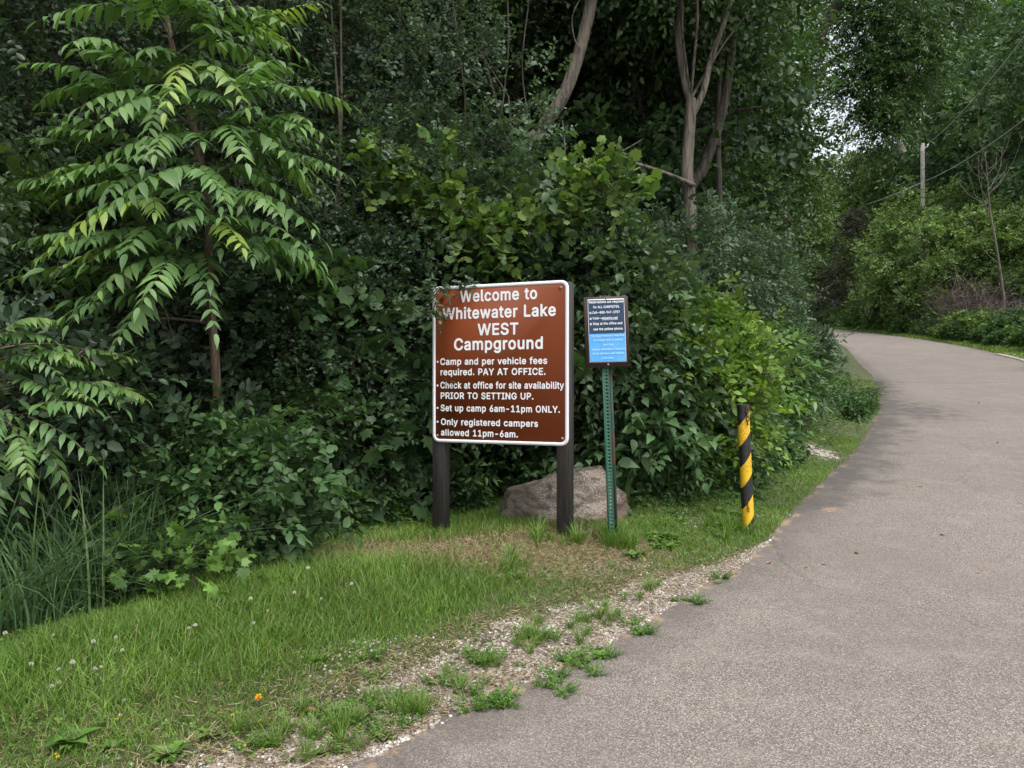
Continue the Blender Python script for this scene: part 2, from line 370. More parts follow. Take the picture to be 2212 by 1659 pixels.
def gravel_mask(x, y, dl):
    wdt = np.interp(y, [1.5, 2.6, 3.2, 4.2, 5.1, 5.6, 6.1, 6.6, 12], [.30, .42, .58, .74, .50, .2, .03, .01, .01])
    g = (dl > -.1)*(1-ss(.35, 1.15, dl/wdt))*.95*(wdt > .02)
    q = G(1765, 975); g = np.maximum(g, .9*np.exp(-(((x-q[0])/.35)**2+((y-q[1])/.5)**2)))
    return g
def straw_mask(x, y):
    a = G(1000, 1180); b = G(1225, 1172)
    return np.clip(1.45*np.maximum(1.0*np.exp(-(((x-a[0])/1.05)**2+((y-a[1])/.50)**2)**1.5), .9*np.exp(-(((x-b[0])/.6)**2+((y-b[1])/.40)**2))), 0, 1)

def road():
    e = np.vstack([smooth_pts(EDGE, 500)]); r = smooth_pts(REDGE, 500)
    e[:, 0] += .0
    nrmv = np.gradient(e, axis=0); nv = nrm(np.stack([-nrmv[:, 1], nrmv[:, 0]], 1))
    g = np.random.default_rng(4); j = np.convolve(g.normal(size=520), np.ones(3)/3, 'same')[:500]
    e = e+nv*(.03*j)[:, None]
    k = np.concatenate([np.linspace(0, .1, 14)[:-1], np.linspace(.1, 1, 34)])
    P = e[:, None]*(1-k[None, :, None])+r[:, None]*k[None, :, None]
    x, y = P[..., 0].ravel(), P[..., 1].ravel(); z = zroad(y)+.004
    dl = np.minimum(-sdist(EDGE, x, y), sdist(REDGE, x, y))
    nx = len(k); i = (np.arange(499)[:, None]*nx+np.arange(nx-1)[None]).ravel()
    mb = MB(); mb.add(np.stack([x, y, z], 1), np.stack([i, i+1, i+nx+1, i+nx], 1).ravel(), np.full(len(i), 4))
    m, nt, b = mat('chip_seal_asphalt')
    tc = N(nt, 'ShaderNodeTexCoord').outputs['Object']
    v = N(nt, 'ShaderNodeTexVoronoi', Scale=165.); nt.links.new(tc, v.inputs['Vector'])
    v2 = N(nt, 'ShaderNodeTexVoronoi', Scale=300.); nt.links.new(tc, v2.inputs['Vector'])
    sp = N(nt, 'ShaderNodeSeparateColor'); nt.links.new(v.outputs['Color'], sp.inputs[0])
    st = ramp(nt, sp.outputs[0], [(0, (.065, .056, .049)), (.34, (.15, .131, .115)), (.6, (.25, .215, .184)), (.82, (.36, .312, .27)), (1, (.54, .475, .415))])
    st = mixc(nt, mth(nt, 'GREATER_THAN', v.outputs['Distance'], .6), st, (.075, .067, .06))
    sp2 = N(nt, 'ShaderNodeSeparateColor'); nt.links.new(v2.outputs['Color'], sp2.inputs[0])
    st = mixc(nt, .22, st, ramp(nt, sp2.outputs[1], [(0, (.09, .077, .066)), (1, (.44, .39, .34))]))
    big = noise(nt, .55, 4, .6); mid = noise(nt, 3.2, 4, .65)
    c = mixc(nt, mth(nt, 'MULTIPLY', ramp(nt, big, [(.42, (0, 0, 0)), (.62, (1, 1, 1))]), .4), st, (.15, .132, .117))
    c = mixc(nt, mth(nt, 'MULTIPLY', ramp(nt, mid, [(.5, (0, 0, 0)), (.75, (1, 1, 1))]), .3), c, (.34, .295, .255))
    # darker outer band and tan dry debris along the edge
    ed = attr(nt, 'edge'); w2 = noise(nt, 7., 5, .7)
    eb = mth(nt, 'SUBTRACT', 1, mth(nt, 'MULTIPLY', mth(nt, 'ADD', ed, mth(nt, 'MULTIPLY', mth(nt, 'SUBTRACT', mid, .5), .5)), 2.6), True)
    c = mixc(nt, mth(nt, 'MULTIPLY', eb, .6), c, (.09, .078, .07))
    dm = ramp(nt, mth(nt, 'ADD', w2, attr(nt, 'debris')), [(.80, (0, 0, 0)), (.93, (1, 1, 1))])
    c = mixc(nt, mth(nt, 'MULTIPLY', dm, .75), c, (.34, .235, .14))
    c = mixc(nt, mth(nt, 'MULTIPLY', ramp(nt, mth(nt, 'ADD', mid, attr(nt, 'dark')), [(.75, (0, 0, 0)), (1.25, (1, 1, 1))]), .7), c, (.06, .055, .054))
    yc = G(2050, 826)[1]; sxyz = N(nt, 'ShaderNodeSeparateXYZ'); nt.links.new(tc, sxyz.inputs[0])
    off = mth(nt, 'ADD', mth(nt, 'SUBTRACT', sxyz.outputs[1], yc), mth(nt, 'ADD', mth(nt, 'MULTIPLY', sxyz.outputs[0], .05), mth(nt, 'SUBTRACT', mth(nt, 'MULTIPLY', noise(nt, 1.3, 5, .7), .7), .75)))
    c = mixc(nt, mth(nt, 'MULTIPLY', mth(nt, 'LESS_THAN', mth(nt, 'ABSOLUTE', off), .035), .6), c, (.06, .054, .05))
    # cracks
    cv = N(nt, 'ShaderNodeTexVoronoi', Scale=.32, feature='DISTANCE_TO_EDGE')
    mp = N(nt, 'ShaderNodeVectorMath', operation='ADD'); nt.links.new(tc, mp.inputs[0])
    nn = N(nt, 'ShaderNodeTexNoise', Scale=2.2, Detail=5.); sc_ = N(nt, 'ShaderNodeVectorMath', operation='SCALE'); nt.links.new(tc, nn.inputs['Vector'])
    nt.links.new(nn.outputs['Color'], sc_.inputs[0]); sc_.inputs['Scale'].default_value = .5; nt.links.new(sc_.outputs[0], mp.inputs[1]); nt.links.new(mp.outputs[0], cv.inputs['Vector'])
    cr = mth(nt, 'MULTIPLY', mth(nt, 'LESS_THAN', cv.outputs['Distance'], .004), mth(nt, 'GREATER_THAN', big, .46))
    c = mixc(nt, mth(nt, 'MULTIPLY', cr, .28), c, (.06, .054, .05))
    nt.links.new(c, b.inputs['Base Color']); b.inputs['Roughness'].default_value = .85; b.inputs['Specular IOR Level'].default_value = .3
    bump(nt, b, mth(nt, 'SUBTRACT', 1, v.outputs['Distance']), .55, .006)
    q1 = G(1800, 1103); q2 = G(1760, 1060); q3 = G(1965, 930); q4 = G(1840, 1140)
    db = .34*np.exp(-(dl/.13)**2)
    for q, a, sx, sy in ((q1, .36, .22, .16), (q2, .3, .3, .2), (q4, .25, .4, .2)): db = np.maximum(db, a*np.exp(-((x-q[0])/sx)**2-((y-q[1])/sy)**2))
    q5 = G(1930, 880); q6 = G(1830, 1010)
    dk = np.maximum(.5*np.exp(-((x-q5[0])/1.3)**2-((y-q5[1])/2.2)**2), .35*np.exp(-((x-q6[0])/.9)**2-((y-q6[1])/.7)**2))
    dk = np.maximum(dk, .45*np.exp(-(dl/.85)**2)*ss(6, 7.5, y)*(1-ss(18, 24, y)))  # roadside shade through the bend, painted into the asphalt colour
    tag(mb.build('road', m, attrs=[('edge', dl), ('debris', db), ('dark', dk)]), kind='structure')
ground(); road()

# ------------------------------------------------------------------ writing
GLYPHS = {"-":[485,[[[118,168],[97,182],[93,200],[95,246],[113,264],[327,266],[345,262],[358,246],[358,187],[340,169]]]],".":[220,[[[77,-23],[54,-14],[37,5],[28,32],[32,64],[41,82],[68,103],[86,107],[118,105],[136,96],[150,82],[163,50],[163,32],[153,5],[136,-14],[104,-25]]]],"1":[485,[[[77,-23],[56,-9],[52,10],[55,55],[65,69],[86,75],[177,75],[188,87],[188,382],[185,391],[177,395],[109,347],[81,344],[70,355],[65,373],[68,432],[90,458],[186,525],[204,530],[277,527],[293,514],[297,496],[297,87],[309,75],[381,75],[400,71],[411,60],[415,41],[413,-4],[400,-20],[381,-25]]]],"2":[485,[[[68,-23],[56,-18],[45,-4],[43,41],[47,60],[271,305],[295,346],[297,382],[286,410],[259,431],[204,435],[177,424],[163,410],[154,391],[147,355],[136,344],[118,339],[63,342],[47,355],[43,373],[62,446],[100,494],[159,527],[236,539],[309,520],[350,494],[388,441],[402,396],[398,332],[387,300],[358,250],[302,182],[234,114],[216,87],[227,80],[377,80],[395,75],[406,64],[411,46],[406,-9],[395,-20],[377,-25]]]],"4":[485,[[[286,-23],[274,-18],[264,-4],[261,73],[250,85],[50,85],[24,96],[15,119],[15,150],[25,178],[224,514],[236,525],[254,530],[313,525],[325,514],[326,496],[155,200],[157,196],[168,189],[254,192],[261,200],[261,305],[265,323],[281,336],[331,339],[350,335],[363,319],[365,196],[377,185],[418,180],[429,169],[434,150],[434,119],[427,98],[413,87],[377,85],[365,73],[365,10],[359,-11],[350,-20],[331,-25]]]],"5":[485,[[[190,-27],[127,-7],[79,28],[45,87],[38,119],[43,137],[54,148],[72,153],[127,150],[143,137],[152,110],[167,91],[190,77],[222,72],[259,81],[291,110],[306,155],[303,187],[284,223],[245,251],[181,250],[122,225],[63,233],[47,246],[47,287],[73,500],[82,519],[109,530],[368,527],[384,514],[388,496],[385,450],[375,437],[354,430],[181,430],[170,419],[162,355],[172,345],[222,357],[277,350],[336,323],[365,296],[396,246],[411,196],[415,164],[404,100],[365,32],[318,-5],[277,-22],[240,-29]]]],"6":[485,[[[200,-27],[159,-17],[122,1],[73,50],[55,87],[43,132],[46,205],[80,291],[229,514],[245,525],[263,530],[322,527],[338,514],[338,496],[236,346],[245,335],[295,327],[331,311],[381,264],[399,228],[411,178],[407,119],[381,50],[331,1],[281,-22],[245,-29]],[[206,73],[250,74],[279,91],[298,119],[305,155],[300,191],[281,220],[263,234],[231,244],[195,237],[177,225],[157,200],[147,169],[150,132],[163,105],[186,82]]]],"7":[485,[[[100,-23],[88,-18],[77,-4],[83,23],[280,414],[268,425],[72,430],[54,435],[43,446],[38,464],[43,514],[54,525],[72,530],[381,530],[400,525],[411,514],[415,496],[415,460],[405,428],[187,-4],[168,-22]]]],"8":[485,[[[190,-27],[136,-13],[100,5],[65,37],[41,78],[29,123],[36,182],[58,228],[92,269],[55,337],[47,391],[65,450],[84,478],[113,505],[159,527],[213,539],[240,539],[277,532],[331,509],[361,487],[387,450],[402,405],[402,355],[384,305],[358,269],[405,210],[417,178],[425,128],[405,64],[384,32],[359,10],[290,-21],[250,-29]],[[206,73],[236,71],[268,77],[295,94],[307,110],[315,137],[307,169],[290,189],[263,207],[245,212],[195,209],[163,191],[143,164],[138,128],[145,110],[177,81]],[[206,314],[236,312],[263,320],[292,350],[297,369],[295,391],[281,416],[263,430],[231,437],[195,433],[177,421],[160,400],[156,387],[160,350],[181,325]]]],"9":[485,[[[131,-23],[111,-9],[111,10],[213,160],[204,170],[127,195],[95,216],[77,237],[56,273],[43,323],[46,396],[73,460],[127,511],[177,532],[213,539],[277,532],[336,505],[365,478],[387,446],[404,405],[411,369],[411,328],[403,291],[383,237],[349,178],[222,-9],[209,-20],[190,-25]],[[203,269],[236,266],[268,277],[296,310],[306,350],[300,382],[285,410],[259,431],[227,439],[190,429],[172,416],[155,391],[147,360],[150,328],[163,300],[186,277]]]],"A":[512,[[[18,-23],[-3,-9],[0,19],[179,510],[191,523],[213,530],[286,525],[299,510],[476,28],[482,10],[479,-9],[468,-20],[450,-25],[404,-25],[383,-18],[373,-4],[333,110],[322,119],[159,121],[145,110],[100,-13],[72,-25]],[[194,223],[277,221],[288,228],[249,350],[240,363],[232,360],[189,232]]]],"C":[542,[[[236,-27],[204,-22],[150,-1],[93,41],[68,73],[48,110],[27,169],[20,210],[20,300],[32,355],[53,410],[84,455],[113,485],[145,506],[195,527],[254,539],[281,539],[327,531],[372,515],[427,480],[474,419],[494,360],[493,341],[481,330],[463,325],[404,328],[388,341],[378,369],[359,398],[318,425],[268,435],[227,428],[209,420],[177,398],[159,378],[133,319],[125,250],[133,191],[148,150],[170,119],[195,96],[222,82],[254,75],[313,82],[340,96],[368,123],[388,169],[404,182],[477,182],[493,169],[494,150],[478,100],[458,64],[409,15],[381,-3],[331,-21],[290,-29]]]],"E":[451,[[[63,-23],[43,-9],[38,10],[38,496],[43,514],[54,525],[72,530],[363,530],[381,525],[393,514],[397,496],[395,450],[381,435],[363,430],[159,430],[147,419],[147,319],[155,310],[345,307],[363,303],[372,294],[379,273],[376,228],[359,210],[154,204],[147,196],[147,91],[159,80],[363,80],[381,75],[393,64],[397,46],[393,-9],[381,-20],[363,-25]]]],"F":[442,[[[63,-23],[43,-9],[38,10],[38,496],[43,514],[54,525],[72,530],[359,530],[377,525],[388,514],[393,496],[390,450],[377,435],[359,430],[159,430],[147,419],[147,314],[154,306],[350,300],[367,282],[370,232],[365,214],[357,205],[336,198],[154,195],[147,187],[147,10],[143,-9],[131,-20],[113,-25]]]],"G":[553,[[[236,-27],[204,-22],[150,-1],[100,35],[67,73],[44,119],[27,169],[20,210],[20,300],[32,355],[57,419],[79,450],[113,485],[154,512],[195,527],[254,539],[281,539],[322,532],[381,511],[431,475],[478,410],[494,364],[495,346],[481,330],[463,325],[400,330],[356,396],[336,414],[309,427],[263,435],[227,428],[190,409],[170,391],[148,360],[129,300],[125,260],[129,210],[136,178],[159,132],[181,107],[209,88],[254,75],[313,82],[340,95],[361,114],[386,155],[388,164],[381,173],[295,175],[277,180],[264,196],[264,260],[277,275],[295,280],[468,280],[486,275],[497,264],[502,246],[502,191],[494,141],[478,96],[457,60],[431,30],[395,4],[331,-22],[295,-29]]]],"I":[333,[[[31,-23],[19,-18],[9,-4],[6,46],[11,64],[27,77],[86,80],[97,91],[97,419],[86,430],[40,430],[22,435],[13,443],[6,464],[11,514],[22,525],[40,530],[259,530],[277,525],[288,514],[293,496],[288,446],[272,433],[218,430],[206,419],[206,91],[218,80],[259,80],[277,75],[286,67],[293,46],[288,-9],[277,-20],[259,-25]]]],"L":[425,[[[63,-23],[43,-9],[38,10],[38,496],[43,514],[54,525],[113,530],[134,523],[143,514],[147,496],[147,91],[159,80],[363,77],[381,60],[384,10],[377,-11],[368,-20],[350,-25]]]],"M":[660,[[[63,-23],[43,-9],[38,10],[38,496],[45,517],[54,525],[72,530],[140,530],[159,525],[172,514],[309,163],[318,160],[455,514],[468,525],[486,530],[559,530],[580,523],[588,514],[593,496],[593,10],[586,-11],[577,-20],[559,-25],[518,-25],[500,-20],[486,-4],[481,271],[472,272],[362,-9],[345,-22],[300,-25],[281,-20],[265,-4],[154,272],[150,272],[143,260],[140,-4],[122,-22]]]],"N":[556,[[[63,-23],[43,-9],[38,10],[38,496],[43,514],[54,525],[72,530],[127,530],[154,519],[363,194],[368,194],[375,205],[377,510],[390,525],[409,530],[472,525],[484,514],[488,496],[488,10],[484,-9],[472,-20],[454,-25],[400,-25],[371,-13],[159,318],[154,318],[147,305],[145,-4],[127,-22]]]],"O":[565,[[[231,-27],[177,-13],[131,10],[68,73],[48,110],[27,169],[20,210],[20,300],[32,355],[53,410],[73,441],[109,480],[145,506],[181,523],[227,535],[277,539],[340,527],[381,511],[427,480],[457,446],[483,405],[503,350],[515,287],[515,223],[507,173],[487,114],[462,69],[422,25],[372,-5],[327,-22],[290,-29]],[[243,78],[300,79],[327,90],[359,112],[389,155],[406,219],[402,314],[377,373],[355,400],[327,420],[268,435],[218,425],[170,391],[136,332],[125,260],[136,178],[159,132],[195,96],[222,82]]]],"P":[477,[[[63,-23],[43,-9],[38,10],[38,496],[43,514],[54,525],[72,530],[268,530],[336,511],[386,474],[406,446],[422,410],[429,378],[429,319],[410,255],[372,207],[345,188],[309,174],[245,162],[154,159],[147,150],[147,10],[143,-9],[131,-20],[113,-25]],[[155,269],[259,266],[296,282],[311,300],[320,328],[318,378],[302,405],[281,422],[245,430],[154,427],[147,419],[147,278]]]],"R":[481,[[[63,-23],[43,-9],[38,10],[38,496],[43,514],[54,525],[72,530],[268,530],[304,523],[354,502],[372,489],[406,450],[426,400],[434,350],[426,305],[412,264],[349,191],[444,19],[447,-9],[436,-20],[418,-25],[345,-20],[330,-4],[236,168],[222,175],[159,175],[147,164],[147,10],[143,-9],[131,-20],[113,-25]],[[155,282],[263,280],[295,291],[315,314],[322,346],[318,382],[309,400],[286,420],[245,430],[154,427],[147,419],[147,291]]]],"S":[479,[[[172,-27],[118,-10],[61,28],[38,60],[23,96],[17,123],[22,144],[31,153],[50,157],[109,155],[125,141],[135,110],[159,87],[177,78],[236,71],[272,79],[304,98],[318,119],[322,150],[310,169],[277,188],[118,240],[72,271],[55,291],[41,319],[29,360],[29,387],[48,446],[70,478],[95,500],[154,527],[213,539],[240,539],[286,531],[331,515],[377,485],[400,455],[413,428],[422,391],[420,373],[409,362],[390,357],[336,360],[318,373],[303,405],[277,426],[245,435],[204,435],[172,425],[152,410],[140,391],[141,360],[172,331],[313,286],[381,248],[408,219],[422,191],[429,164],[429,114],[405,50],[382,23],[350,-1],[313,-17],[268,-29]]]],"T":[481,[[[195,-23],[175,-9],[170,10],[170,419],[159,430],[45,430],[27,435],[15,446],[11,464],[15,514],[27,525],[45,530],[404,530],[422,525],[434,514],[438,496],[435,450],[422,435],[404,430],[290,430],[279,419],[279,10],[275,-9],[259,-22]]]],"U":[549,[[[218,-27],[145,-5],[100,25],[60,78],[45,119],[38,150],[38,496],[43,514],[54,525],[72,530],[127,527],[143,514],[147,496],[147,164],[154,137],[175,105],[204,85],[236,75],[281,75],[313,85],[340,103],[366,146],[370,496],[375,514],[386,525],[404,530],[463,525],[475,514],[479,496],[479,150],[457,78],[418,25],[372,-5],[290,-29]]]],"V":[512,[[[204,-23],[192,-18],[182,-4],[9,464],[-1,496],[2,514],[13,525],[31,530],[86,527],[105,514],[232,155],[236,147],[245,145],[374,514],[386,525],[404,530],[468,525],[479,514],[481,496],[298,-9],[286,-20],[268,-25]]]],"W":[718,[[[159,-23],[140,-14],[132,0],[-3,496],[0,517],[9,525],[27,530],[72,530],[90,525],[102,514],[182,210],[188,191],[195,189],[203,200],[284,510],[296,523],[318,530],[368,530],[390,523],[404,505],[486,189],[495,186],[584,514],[595,525],[613,530],[659,530],[680,523],[688,514],[689,496],[554,0],[546,-13],[518,-25],[468,-25],[450,-20],[436,-9],[350,307],[340,311],[252,-4],[231,-22]]]],"Y":[504,[[[204,-23],[184,-9],[179,10],[177,205],[6,482],[0,496],[2,514],[13,525],[31,530],[81,530],[109,519],[227,330],[236,323],[245,328],[363,519],[390,530],[459,525],[472,510],[465,482],[295,205],[293,10],[288,-9],[277,-20],[259,-25]]]],"a":[421,[[[122,-27],[63,-4],[43,14],[24,41],[6,105],[20,164],[45,198],[72,215],[118,232],[240,250],[252,264],[250,278],[227,304],[177,307],[145,294],[109,257],[90,255],[36,271],[25,282],[23,300],[47,346],[77,374],[104,388],[177,407],[250,400],[309,371],[335,341],[354,300],[361,255],[358,-4],[345,-20],[327,-25],[286,-25],[245,-9],[186,-29]],[[161,69],[204,73],[231,89],[250,119],[250,148],[240,155],[190,148],[150,141],[125,128],[115,110],[121,87],[136,75]]]],"b":[457,[[[195,-27],[140,-4],[113,-22],[63,-25],[45,-20],[32,-4],[29,496],[34,514],[50,527],[104,530],[122,525],[134,514],[138,496],[140,391],[150,385],[195,404],[245,407],[309,388],[340,368],[373,332],[403,264],[411,228],[411,150],[395,87],[371,41],[331,1],[295,-17],[254,-29]],[[194,73],[245,73],[272,89],[299,137],[306,178],[302,228],[292,260],[263,295],[231,307],[195,305],[172,291],[148,260],[138,228],[134,187],[141,137],[165,91]]]],"c":[428,[[[172,-27],[136,-17],[100,1],[50,50],[19,123],[11,169],[11,210],[18,250],[35,296],[55,332],[81,362],[113,384],[154,400],[190,407],[227,407],[300,385],[340,357],[369,319],[381,273],[363,255],[300,242],[286,251],[265,282],[245,299],[218,307],[195,307],[168,298],[145,278],[124,232],[120,160],[130,123],[154,89],[190,71],[227,71],[245,76],[263,90],[286,126],[304,137],[368,122],[379,110],[382,91],[358,41],[336,16],[304,-6],[236,-29]]]],"d":[457,[[[163,-27],[95,0],[61,32],[39,64],[23,110],[11,169],[11,210],[27,282],[65,350],[118,389],[181,407],[231,404],[277,385],[286,389],[288,496],[293,514],[304,525],[322,530],[372,527],[388,514],[393,496],[390,-4],[377,-20],[359,-25],[309,-22],[281,-5],[218,-29]],[[180,73],[222,71],[250,84],[274,114],[288,160],[288,219],[274,264],[245,296],[213,307],[181,305],[154,289],[130,255],[120,219],[120,160],[130,123],[154,89]]]],"e":[436,[[[172,-27],[136,-17],[100,1],[49,50],[19,123],[11,169],[11,205],[19,250],[35,296],[55,332],[81,362],[113,384],[154,400],[222,407],[300,384],[336,357],[353,337],[369,310],[385,264],[393,228],[390,169],[377,153],[359,148],[131,148],[123,137],[130,119],[154,87],[190,71],[250,75],[292,119],[313,125],[372,109],[384,96],[385,82],[374,55],[352,23],[313,-5],[240,-29]],[[132,246],[268,244],[279,255],[267,278],[250,295],[231,305],[195,307],[154,291],[129,260]]]],"f":[286,[[[81,-23],[61,-9],[56,10],[56,291],[45,303],[4,305],[-12,319],[-16,337],[-14,382],[0,398],[45,403],[54,410],[71,487],[104,527],[131,541],[177,553],[240,545],[256,532],[260,519],[247,460],[231,447],[186,451],[172,441],[165,428],[165,414],[177,403],[218,403],[236,398],[245,390],[252,369],[252,337],[247,319],[236,307],[177,303],[165,291],[163,-4],[145,-22]]]],"g":[457,[[[186,-173],[122,-158],[77,-135],[37,-90],[32,-77],[34,-59],[77,-28],[104,-22],[122,-32],[150,-59],[177,-72],[240,-71],[259,-63],[278,-45],[285,-31],[288,-4],[277,5],[222,-15],[150,-12],[90,15],[61,41],[35,82],[15,146],[11,210],[23,269],[44,319],[65,350],[90,373],[145,400],[213,407],[245,400],[281,384],[304,398],[322,403],[377,400],[393,387],[397,369],[397,0],[390,-54],[368,-104],[345,-129],[313,-151],[250,-170]],[[197,82],[236,86],[254,96],[278,128],[288,164],[288,223],[278,260],[250,294],[213,307],[181,305],[154,289],[130,255],[120,219],[120,164],[128,132],[163,92]]]],"h":[442,[[[54,-23],[34,-9],[29,10],[29,496],[34,514],[45,525],[104,530],[122,525],[135,510],[140,391],[150,385],[213,407],[277,400],[331,371],[360,332],[379,264],[379,10],[375,-9],[366,-18],[345,-25],[295,-22],[279,-9],[275,10],[275,237],[268,269],[245,296],[227,305],[204,307],[163,292],[140,260],[138,10],[134,-9],[122,-20],[104,-25]]]],"i":[199,[[[54,-23],[34,-9],[29,10],[29,369],[34,387],[45,398],[104,403],[122,398],[131,390],[138,369],[138,10],[134,-9],[118,-22]],[[68,423],[45,433],[28,450],[20,478],[23,500],[31,519],[50,535],[77,545],[109,541],[127,530],[143,510],[147,491],[145,464],[136,446],[118,430],[90,421]]]],"k":[413,[[[54,-23],[34,-9],[29,10],[29,496],[34,514],[45,525],[104,530],[125,523],[134,514],[138,496],[142,278],[150,275],[277,398],[350,403],[368,398],[379,387],[379,369],[370,355],[243,228],[235,214],[383,23],[390,10],[390,-4],[377,-20],[359,-25],[286,-20],[272,-9],[161,132],[150,138],[138,123],[138,10],[134,-9],[122,-20],[104,-25]]]],"l":[221,[[[113,-23],[77,-10],[59,3],[42,28],[29,73],[29,496],[40,521],[63,530],[118,527],[135,510],[138,87],[150,75],[172,73],[186,64],[201,14],[197,-4],[186,-16],[159,-25]]]],"m":[642,[[[54,-23],[34,-9],[29,10],[29,369],[34,387],[45,398],[100,403],[140,385],[186,405],[236,407],[281,393],[313,367],[322,365],[359,388],[400,405],[459,407],[513,388],[554,350],[567,323],[579,278],[579,10],[575,-9],[563,-20],[509,-25],[490,-20],[479,-9],[475,10],[475,250],[461,291],[445,303],[427,307],[400,305],[381,296],[367,282],[360,264],[356,10],[352,-9],[340,-20],[322,-25],[286,-25],[265,-18],[256,-9],[252,10],[250,273],[238,291],[222,304],[190,307],[154,289],[138,255],[138,10],[134,-9],[122,-20],[104,-25]]]],"n":[442,[[[54,-23],[34,-9],[29,10],[29,369],[34,387],[50,400],[100,403],[118,398],[140,382],[195,404],[240,407],[277,400],[322,378],[360,332],[379,264],[379,10],[375,-9],[363,-20],[345,-25],[295,-22],[279,-9],[275,10],[275,237],[268,269],[245,296],[227,305],[204,307],[163,292],[140,260],[138,10],[134,-9],[122,-20],[104,-25]]]],"o":[447,[[[172,-27],[136,-17],[100,1],[50,50],[19,123],[11,169],[11,210],[18,250],[35,296],[55,332],[81,362],[113,384],[154,400],[222,407],[300,385],[327,366],[364,328],[395,260],[402,223],[402,150],[374,64],[347,28],[322,5],[254,-25]],[[180,73],[227,71],[259,87],[283,119],[297,173],[297,200],[285,255],[250,296],[218,307],[181,305],[158,291],[129,250],[120,214],[120,160],[130,123],[154,89]]]],"p":[457,[[[54,-164],[34,-150],[29,-131],[29,369],[34,387],[50,400],[100,403],[118,398],[140,381],[181,400],[213,407],[250,406],[309,388],[340,368],[373,332],[390,300],[407,246],[411,150],[387,69],[356,23],[331,1],[268,-26],[204,-29],[145,-10],[138,-22],[138,-131],[134,-150],[122,-161],[104,-165]],[[194,73],[245,73],[272,89],[299,137],[306,178],[302,228],[292,260],[263,295],[231,307],[195,305],[172,291],[148,260],[138,228],[134,187],[141,137],[165,91]]]],"q":[457,[[[313,-164],[293,-150],[288,-131],[286,-12],[277,-8],[218,-29],[172,-29],[122,-15],[95,0],[61,32],[39,64],[23,110],[11,169],[11,210],[19,255],[35,300],[55,337],[77,362],[109,385],[145,400],[213,407],[245,400],[281,383],[309,400],[359,403],[377,398],[390,382],[393,-131],[388,-150],[377,-161],[359,-165]],[[180,73],[222,71],[250,84],[274,114],[288,160],[288,219],[274,264],[245,296],[213,307],[181,305],[154,289],[130,255],[120,219],[120,160],[130,123],[154,89]]]],"r":[291,[[[54,-23],[34,-9],[29,10],[29,369],[34,387],[45,398],[63,403],[113,400],[136,386],[200,407],[250,403],[261,391],[265,373],[261,314],[245,302],[195,303],[177,298],[150,278],[140,260],[138,10],[134,-9],[122,-20],[104,-25]]]],"s":[397,[[[140,-27],[90,-12],[50,17],[18,73],[16,87],[23,105],[40,118],[100,125],[140,77],[186,68],[227,78],[243,96],[243,110],[227,126],[109,160],[59,189],[32,232],[25,260],[25,287],[45,341],[81,377],[150,404],[204,407],[254,395],[300,371],[333,328],[343,300],[343,282],[327,269],[277,257],[259,262],[218,305],[181,309],[159,305],[143,296],[134,282],[134,269],[150,254],[272,218],[313,195],[336,169],[345,150],[352,123],[352,87],[332,37],[286,-5],[213,-29]]]],"t":[260,[[[136,-23],[86,-3],[57,32],[43,78],[43,291],[31,303],[0,307],[-12,319],[-16,337],[-12,387],[0,398],[31,403],[40,410],[47,478],[59,489],[77,494],[113,494],[134,487],[145,473],[150,410],[159,403],[209,398],[220,387],[225,369],[225,337],[218,316],[204,305],[159,303],[147,291],[147,96],[152,82],[163,73],[190,75],[218,64],[234,10],[231,-4],[218,-20],[200,-25]]]],"u":[442,[[[168,-27],[95,-4],[59,32],[41,69],[29,123],[29,369],[34,387],[45,398],[63,403],[118,400],[134,387],[138,369],[140,114],[150,96],[168,80],[209,74],[236,81],[251,91],[271,128],[275,369],[279,387],[290,398],[309,403],[363,398],[375,387],[379,369],[379,10],[375,-9],[359,-22],[309,-25],[290,-20],[268,-4],[227,-22]]]],"v":[421,[[[163,-23],[143,-9],[123,41],[5,350],[-1,369],[2,387],[13,398],[31,403],[72,403],[100,391],[186,160],[195,153],[208,173],[285,387],[300,398],[318,403],[377,398],[388,387],[390,369],[248,-4],[227,-22]]]],"w":[599,[[[140,-23],[119,-9],[105,32],[9,346],[4,369],[9,390],[18,398],[36,403],[77,403],[95,398],[106,387],[159,200],[164,187],[172,183],[233,387],[245,398],[263,403],[322,398],[340,378],[390,189],[400,183],[461,387],[472,398],[490,403],[531,403],[552,396],[563,382],[563,364],[463,32],[445,-13],[418,-25],[381,-25],[363,-20],[350,-9],[290,194],[281,199],[217,-9],[204,-20],[186,-25]]]],"x":[411,[[[22,-23],[2,-9],[2,10],[113,173],[123,196],[15,360],[10,373],[13,390],[22,398],[40,403],[109,398],[122,387],[177,300],[190,289],[204,300],[259,387],[272,398],[340,403],[361,396],[371,382],[365,360],[255,191],[375,14],[372,-11],[363,-20],[345,-25],[300,-25],[272,-15],[204,87],[190,99],[181,95],[113,-9],[100,-20],[81,-25]]]],"y":[421,[[[54,-164],[36,-155],[27,-140],[42,-81],[59,-68],[95,-65],[113,-57],[125,-40],[137,0],[5,350],[-1,369],[2,387],[13,398],[31,403],[72,403],[100,391],[186,160],[195,153],[208,173],[286,387],[300,398],[318,403],[377,398],[388,387],[390,369],[215,-90],[193,-122],[159,-151],[113,-165]]]],"—":[731,[[[4,168],[-8,173],[-18,187],[-21,232],[-10,258],[13,266],[686,266],[707,260],[715,250],[720,232],[715,182],[704,171],[686,166]]]]}
def glyph_run(s):
    x = 0.; out = []; i0 = None
    for ch in s:
        if ch == ' ': x += .26; continue
        a, polys = GLYPHS[ch]; out.append((x, polys)); x += a/1000
    return out
